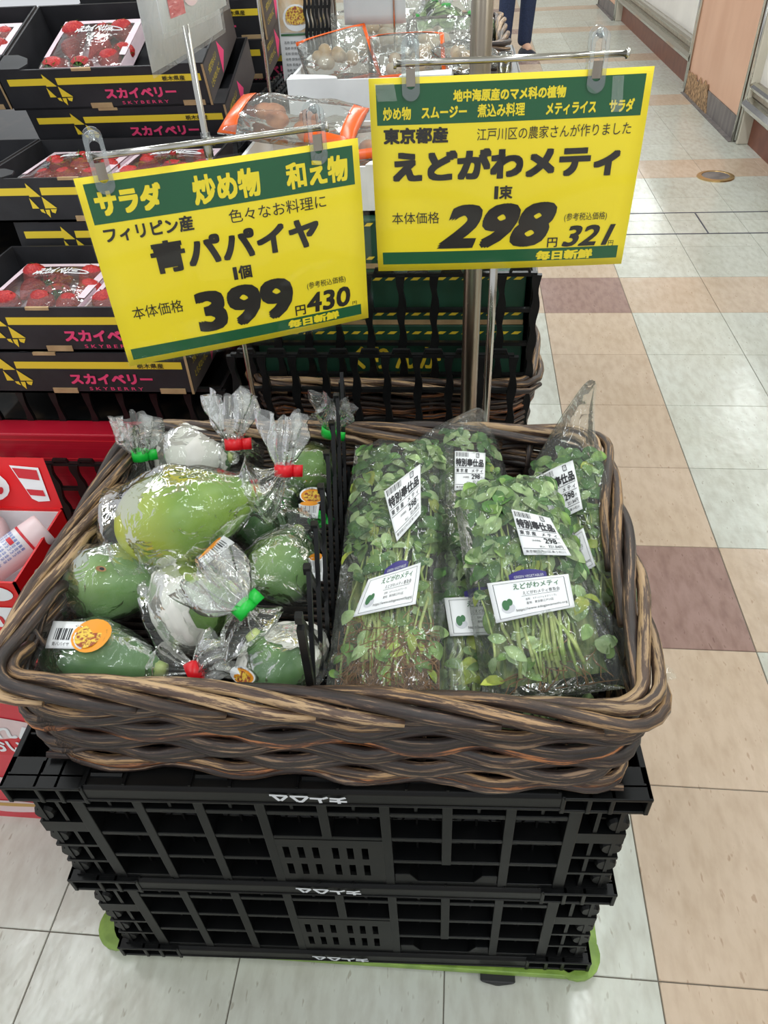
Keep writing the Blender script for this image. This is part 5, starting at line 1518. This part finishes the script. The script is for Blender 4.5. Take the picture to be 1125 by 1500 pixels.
pack('clear shiny pack right of the thin clip, behind the farther carton', (-.36, -.93, .940), (1, .0, 0), (0, .9, .5), .15, .12, 'noodle', None, 7, group='clear packs behind the white cartons')
pack('clear pack beside the thick steel pole', (-.30, -1.06, .925), (.8, .5, 0), (-.4, .8, .3), .12, .10, 'noodle', None, 8, group='clear packs behind the white cartons')

# clear bags of leafy greens in the far basket
def far_greens(label, x, y, z, s, seed, tie=True):
    t = thing('leafy_greens_bag', label, 'greens', (x, y, z), 0, 'bags of leafy greens in the far basket'); rnd = random.Random(seed)
    for k in range(26):
        a = rnd.uniform(0, 2 * PI); b = rnd.uniform(.1, 1.4); r = s * .78
        p = Vector((math.cos(a) * math.sin(b), math.sin(a) * math.sin(b), math.cos(b))) * r
        n = p.normalized(); tx = n.cross(Vector((rnd.uniform(-1, 1), rnd.uniform(-1, 1), .2))).normalized(); ty = n.cross(tx)
        sc_ = s * rnd.uniform(.7, 1.0)
        mesh_obj('leaf', leaf_me[(2 + (k % 3 == 0)) * 2 - 2 * (k % 2) + k % 2 if k % 4 else 4], t, Matrix.Translation(p - ty * sc_ * .5) @ Matrix(((tx.x, ty.x, n.x, 0), (tx.y, ty.y, n.y, 0), (tx.z, ty.z, n.z, 0), (0, 0, 0, 1))) @ Matrix.Diagonal((sc_, sc_, sc_, 1)))
    MB().grid(26, 18, lambda u, v: tuple(Vector((math.cos(u * 2 * PI) * math.sin(v * PI * .96), math.sin(u * 2 * PI) * math.sin(v * PI * .96), -math.cos(v * PI * .96))) * s * (1 + .12 * noise.noise((math.cos(u * 2 * PI) * 2 + seed, math.sin(u * 2 * PI) * 2, v * 4)))), True).obj('plastic_bag', M['far_film'], t, smooth=True)
    MB().grid(30, 10, lambda u, v: ((.008 + s * .45 * v) * math.cos(u * 2 * PI) * (1 + .3 * math.sin(9 * u * 2 * PI)), (.008 + s * .3 * v) * math.sin(u * 2 * PI), s * .95 + s * .7 * v), True).obj('bag_tail', M['bag_film_tail'], t, smooth=True)
    MB().tube([(-.011, 0, s * .95), (.011, 0, s * .95)], .006, 8).obj('tie_tape', M['green_tape'], t)
    MB().grid(14, 8, lambda u, v: tuple(Vector((math.cos(u * 2 * PI) * math.sin(v * PI), math.sin(u * 2 * PI) * math.sin(v * PI), -math.cos(v * PI))) * s * .68), True).obj('inner_leaves', M['pale_green'], t, smooth=True)
for i, (x, y, z, s, lb) in enumerate(((-.430, -.66, .895, .055, 'bag of leafy greens left of the white card, far basket'), (-.355, -.60, .905, .058, 'bag of pale leafy greens in the middle of the far basket'),
        (-.290, -.66, .900, .052, 'bag of pale leafy greens against the thick steel pole'), (-.265, -.52, .895, .040, 'rightmost bag of leafy greens in the far basket'), (-.39, -.47, .905, .055, 'farthest bag of leafy greens at the top edge'), (-.545, -.70, .885, .050, 'bag of dark leafy greens under the white card'))):
    far_greens(lb, x, y, z, s, i + 1)

# mesh crate, upright panel and the instant soup pouch behind the cartons
mc = thing('mesh_crate', 'long black mesh crate running back beside the white cartons', 'crate', (-.730, -1.34, .790))
lattice_wall(mc, .46, .075, 16, 2, 0, .0, bar=.0035, axis='y', tabs=True)
lattice_wall(mc, .46, .075, 16, 2, 0, .03, bar=.0035, axis='y', tabs=True)
MB().box(-.002, .034, 0, .46, -.002, .002).obj('crate_floor', M['black_plastic'], mc)
up = thing('crate_panel', 'upright black grid panel near the top edge, right of the soup pouch', 'crate panel', (-.662, -.86, .87))
lattice_wall(up, .055, .17, 6, 4, bar=.0028, tabs=False)
po = thing('soup_pouch', 'white instant soup pouch with a bowl of noodles printed on it', 'pouch', (-.690, -.84, .835))
po.rotation_euler = (-.12, 0, .05)
pm = MB()
for sg in (1, -1): pm.grid(12, 16, lambda u, v, sg=sg: ((u - .5) * .085 * sg, -sg * .014 * math.sin(PI * u) * math.sin(PI * min(1, v * 1.02)), v * .20))
pm.obj('pouch_body', M['white_card'], po, smooth=True)
pf = lambda u, v, h=0.0: Vector(((u - .5) * .085, -.0152 * math.sin(PI * u) * math.sin(PI * (1 - v)) - .0006 - h, .20 * (1 - v)))
MB().grid(10, 6, lambda u, v: pf(.04 + .92 * u, .02 + .42 * v)).obj('printed_top', M['noodle'], po)
disc(pf, 'bowl_print', M['white_label'], po, .5, .30, .36, .13, .0008); disc(pf, 'noodle_print', M['food_print'], po, .5, .28, .28, .09, .0014)
MB().grid(8, 2, lambda u, v: pf(.04 + .92 * u, .45 + .02 * v, .0006)).obj('green_line', M['label_green'], po)
q = MB()
for k in range(7): lettering('名称 即席めん 原材料', pf, .12, .88, .52 + .055 * k, .55 + .055 * k, None, po, mb=q, h=.0012)
q.obj('lettering', M['label_ink'], po)

# stands and cards
def thin_pole(label, x, y, z0, z1, r=.003):
    t = thing('card_stand', label, 'stand', (x, y, z0))
    MB().tube([(0, 0, .004), (0, 0, z1 - z0)], r, 8).obj('pole', M['chrome'], t, smooth=True)
    MB().lathe([(.022, 0), (.022, .003), (.004, .008)], 16).obj('foot', M['chrome'], t)
    return t
thin_pole('thin chrome card pole beside the brown-sided cartons', -.652, -1.343, .80, 1.30)
thin_pole('thin chrome card pole left of the white card', -.592, -.88, .832, 1.25)
thin_pole('thin chrome pole in front of the white card', -.452, -1.005, .92, 1.25, .0022)
def card(label, LL, ex, W, H, mat, extra=False, name='hanging_card'):
    LL = Vector(LL); ex = Vector(ex).normalized(); t = thing(name, label, 'card', LL)
    nz = Vector((ex.y, -ex.x, 0))
    fn = lambda u, v, h=0.0: ex * (u * W) + Vector((0, 0, H * (1 - v))) + nz * (h + .003 * math.sin(PI * u))
    sheet(fn, 'sheet', M[mat], t, (8, 6), thick=.0006)
    MB().grid(8, 6, lambda u, v: fn(-.02 + 1.04 * u, -.02 + 1.04 * v, .002 + .0012 * math.sin(u * 40) * math.sin(v * 9))).obj('clear_sleeve', M['sleeve_dull'], t, smooth=True)
    if extra:
        MB().grid(3, 3, lambda u, v: fn(.10 + .19 * u, .82 + .13 * v, .001)).obj('red_patch', M['red_print'], t)
        MB().grid(3, 3, lambda u, v: fn(.52 + .44 * u, .82 + .10 * v, .001)).obj('red_patch', M['poster_red'], t)
        disc(fn, 'food_picture', M['poster_pale'], t, .40, .86, .12, .07, .0014)
    MB().box(*( (-.004, .004, -.004, .004, H, H + .03))).obj('hook', M['clip_clear'], t)
    return t
card('large translucent card seen from behind, hanging upper left', (-.622, -1.975, 1.066), (0, 1, 0), .285, .205, 'grey_card')
card('small card with red patches in front of the larger card, upper left', (-.548, -2.128, 1.119), (.05, 1, 0), .172, .16, 'white_card', True)
card('blank white card near the top edge, above the far greens', (-.556, -.998, .978), (1, -.03, 0), .128, .09, 'grey_card')

# ================================================================ RED STAND WITH BOTTLES
rs = thing('promotion_stand', 'red cardboard promotion stand at the left edge, partly hidden by the basket', 'display stand', (-1.06, -2.25, 0))
# local x: 0 = -1.06 ; poster face at y = 0
MB().box(-.26, .155, 0, .17, 0, .40).obj('stand_body', M['poster_red'], rs)
Pp = lambda X, Z, h=0.0: Vector((X + 1.06, -.0008 - h, Z))
MB().grid(2, 2, lambda u, v: Pp(-1.30 + .40 * u, .205 + .095 * v)).obj('text_band', M['red_print'], rs)
lettering('られん', lambda u, v, h: Pp(-1.02 + .115 * u, .288 - .034 * v, .0012 + h), 0, 1, 0, 1, M['white_card'], rs, bold=.04)
lettering('においい', lambda u, v, h: Pp(-1.03 + .115 * u, .250 - .034 * v, .0012 + h), 0, 1, 0, 1, M['white_card'], rs, bold=.04)
def swoosh(z0, w, mat, h, ph, n=24, nm='milk_streak'):
    m = MB().grid(n, 3, lambda u, v: Pp(-1.30 + .395 * u, z0 - .09 * u + .018 * math.sin(u * 6 + ph) + w * (v - .5) * (1 + .6 * math.sin(u * 9 + ph)), h))
    m.obj(nm, M[mat], rs)
swoosh(.20, .030, 'poster_pale', .0004, 0); swoosh(.105, .024, 'poster_pale', .0004, 2); swoosh(.112, .007, 'poster_gold', .0008, 2, nm='gold_line'); swoosh(.36, .04, 'poster_pale', .0004, 1)
# tray on top
tr_ = MB()
X0, X1, Y0, Y1 = -.26, .212, .030, .175
tr_.box(X0, X1, Y0, Y0 + .003, .40, .560); tr_.box(X1 - .003, X1, Y0, Y1, .40, .560); tr_.box(X0, X1, Y1 - .003, Y1, .40, .560)
tr_.obj('tray_wall', M['red_pop'], rs)
MB().box(X0 + .004, X1 - .004, Y0 + .004, Y1 - .004, .50, .505).obj('tray_floor', M['white_card'], rs)
MB().box(X0, X1 - .0035, Y1 - .0045, Y1 - .0032, .50, .556).obj('inner_liner', M['white_card'], rs)
bk = lambda u, v, h=0.0: Vector((X0 + (X1 - .018 * (1 - v) - X0) * u, Y1 + .028 * (1 - v) - h, .560 + .066 * (1 - v)))
MB().grid(2, 2, lambda u, v: bk(u, v)).obj('header_card', M['red_pop'], rs)
disc(lambda u, v, h: bk(u, v, h), 'white_oval', M['white_card'], rs, .775, .55, .085, .34, .002)
lettering('れん', lambda u, v, h: bk(.72 + .12 * u, .38 + .34 * v, .003 + h), 0, 1, 0, 1, M['red_print'], rs, bold=.05)
tub = [(.885, .14), (.975, .18), (.972, .84), (.935, .86), (.918, .80)]
MB().add([bk(a, b, .002) for a, b in tub], [tuple(range(5))]).obj('tube_picture', M['white_card'], rs)
MB().add([bk(a, b, .003) for a, b in ((.892, .18), (.968, .22), (.966, .42), (.902, .38))], [(0, 1, 2, 3)]).obj('tube_label', M['red_print'], rs)
MB().add([bk(a, b, .003) for a, b in ((.912, .60), (.964, .62), (.965, .74), (.918, .72))], [(0, 1, 2, 3)]).obj('tube_label', M['red_print'], rs)
fr_ = lambda u, v, h=0.0: Vector((X0 + (X1 - X0) * u, Y0 - .0006 - h, .560 - .15 * v))
disc(lambda u, v, h: fr_(u, v, h), 'white_blob', M['white_card'], rs, .93, .13, .05, .09, .0006)
MB().grid(2, 2, lambda u, v: fr_(.70 + .28 * u, .30 + .26 * v, .0006)).obj('white_band', M['white_card'], rs)
lettering('れん', lambda u, v, h: fr_(.80 + .14 * u, .32 + .22 * v, .0012 + h), 0, 1, 0, 1, M['red_print'], rs, bold=.05)
sd_ = lambda u, v, h=0.0: Vector((X1 + .0006 + h, Y0 + (Y1 - Y0) * u, .560 - .15 * v))
for cu in (.28, .70): disc(lambda u, v, h: sd_(u, v, h), 'white_oval', M['white_card'], rs, cu, .30, .11, .18, .0006)
def bottle(label, cap_c, base_c, r, capm, seed):
    a, b = Vector(base_c), Vector(cap_c); t = thing('milk_bottle', label, 'bottle', a, 0, 'condensed milk bottles in the red stand')
    ax = (b - a); L_ = ax.length; ax.normalize(); s, u_ = frame(ax)
    def ring(prof, nm, mat):
        MB().grid(28, len(prof), lambda u, v: tuple(ax * prof[int(round(v * (len(prof) - 1)))][1] + s * math.cos(u * 2 * PI) * prof[int(round(v * (len(prof) - 1)))][0] + u_ * math.sin(u * 2 * PI) * prof[int(round(v * (len(prof) - 1)))][0]), True).obj(nm, mat, t, smooth=True)
    ring([(.0001, 0), (r * .9, 0), (r, .004), (r, L_ * .76), (r * .96, L_ * .77)], 'bottle_body', M['bottle_white'])
    ring([(r * 1.01, L_ * .745), (r * 1.01, L_ * .775)], 'red_ring', M['red_print'])
    ring([(r * .98, L_ * .77), (r * 1.0, L_ * .78), (r * .98, L_ * .97), (r * .9, L_), (.0001, L_)], 'cap', capm)
    Fp = lambda u, v, h=0.0: ax * (L_ * (.05 + .68 * u)) + (s * math.cos(PI * (.15 + .75 * v)) + u_ * math.sin(PI * (.15 + .75 * v))) * (r + .0006 + h)
    q = MB()
    for k in range(9): lettering('加糖れん乳 名称 内容量', Fp, .12, .95, .08 + .09 * k, .14 + .09 * k, None, t, mb=q)
    for k in range(9): q.grid(2, 2, lambda u, v, k=k: Fp(.01 + .09 * u, .3 + .03 * k + .014 * v))
    q.obj('lettering', M['blue_print'], t)
    MB().grid(6, 2, lambda u, v: Fp(.80 + .08 * v, .35 + .2 * u, .0004)).obj('red_patch', M['red_print'], t)
bottle('white bottle with blue print and pale pink cap lying nearest in the red stand', (-.858, -2.112, .556), (-.935, -2.195, .530), .0235, M['cap_pink'], 1)
bottle('bottle behind the nearest one in the red stand, only its cap end in view', (-.925, -2.105, .545), (-1.03, -2.15, .53), .021, M['cap_pink'], 2)
bottle('bottle standing at the left edge of the red stand, only its white side in view', (-.955, -2.09, .62), (-.965, -2.10, .53), .022, M['bottle_white'], 3)
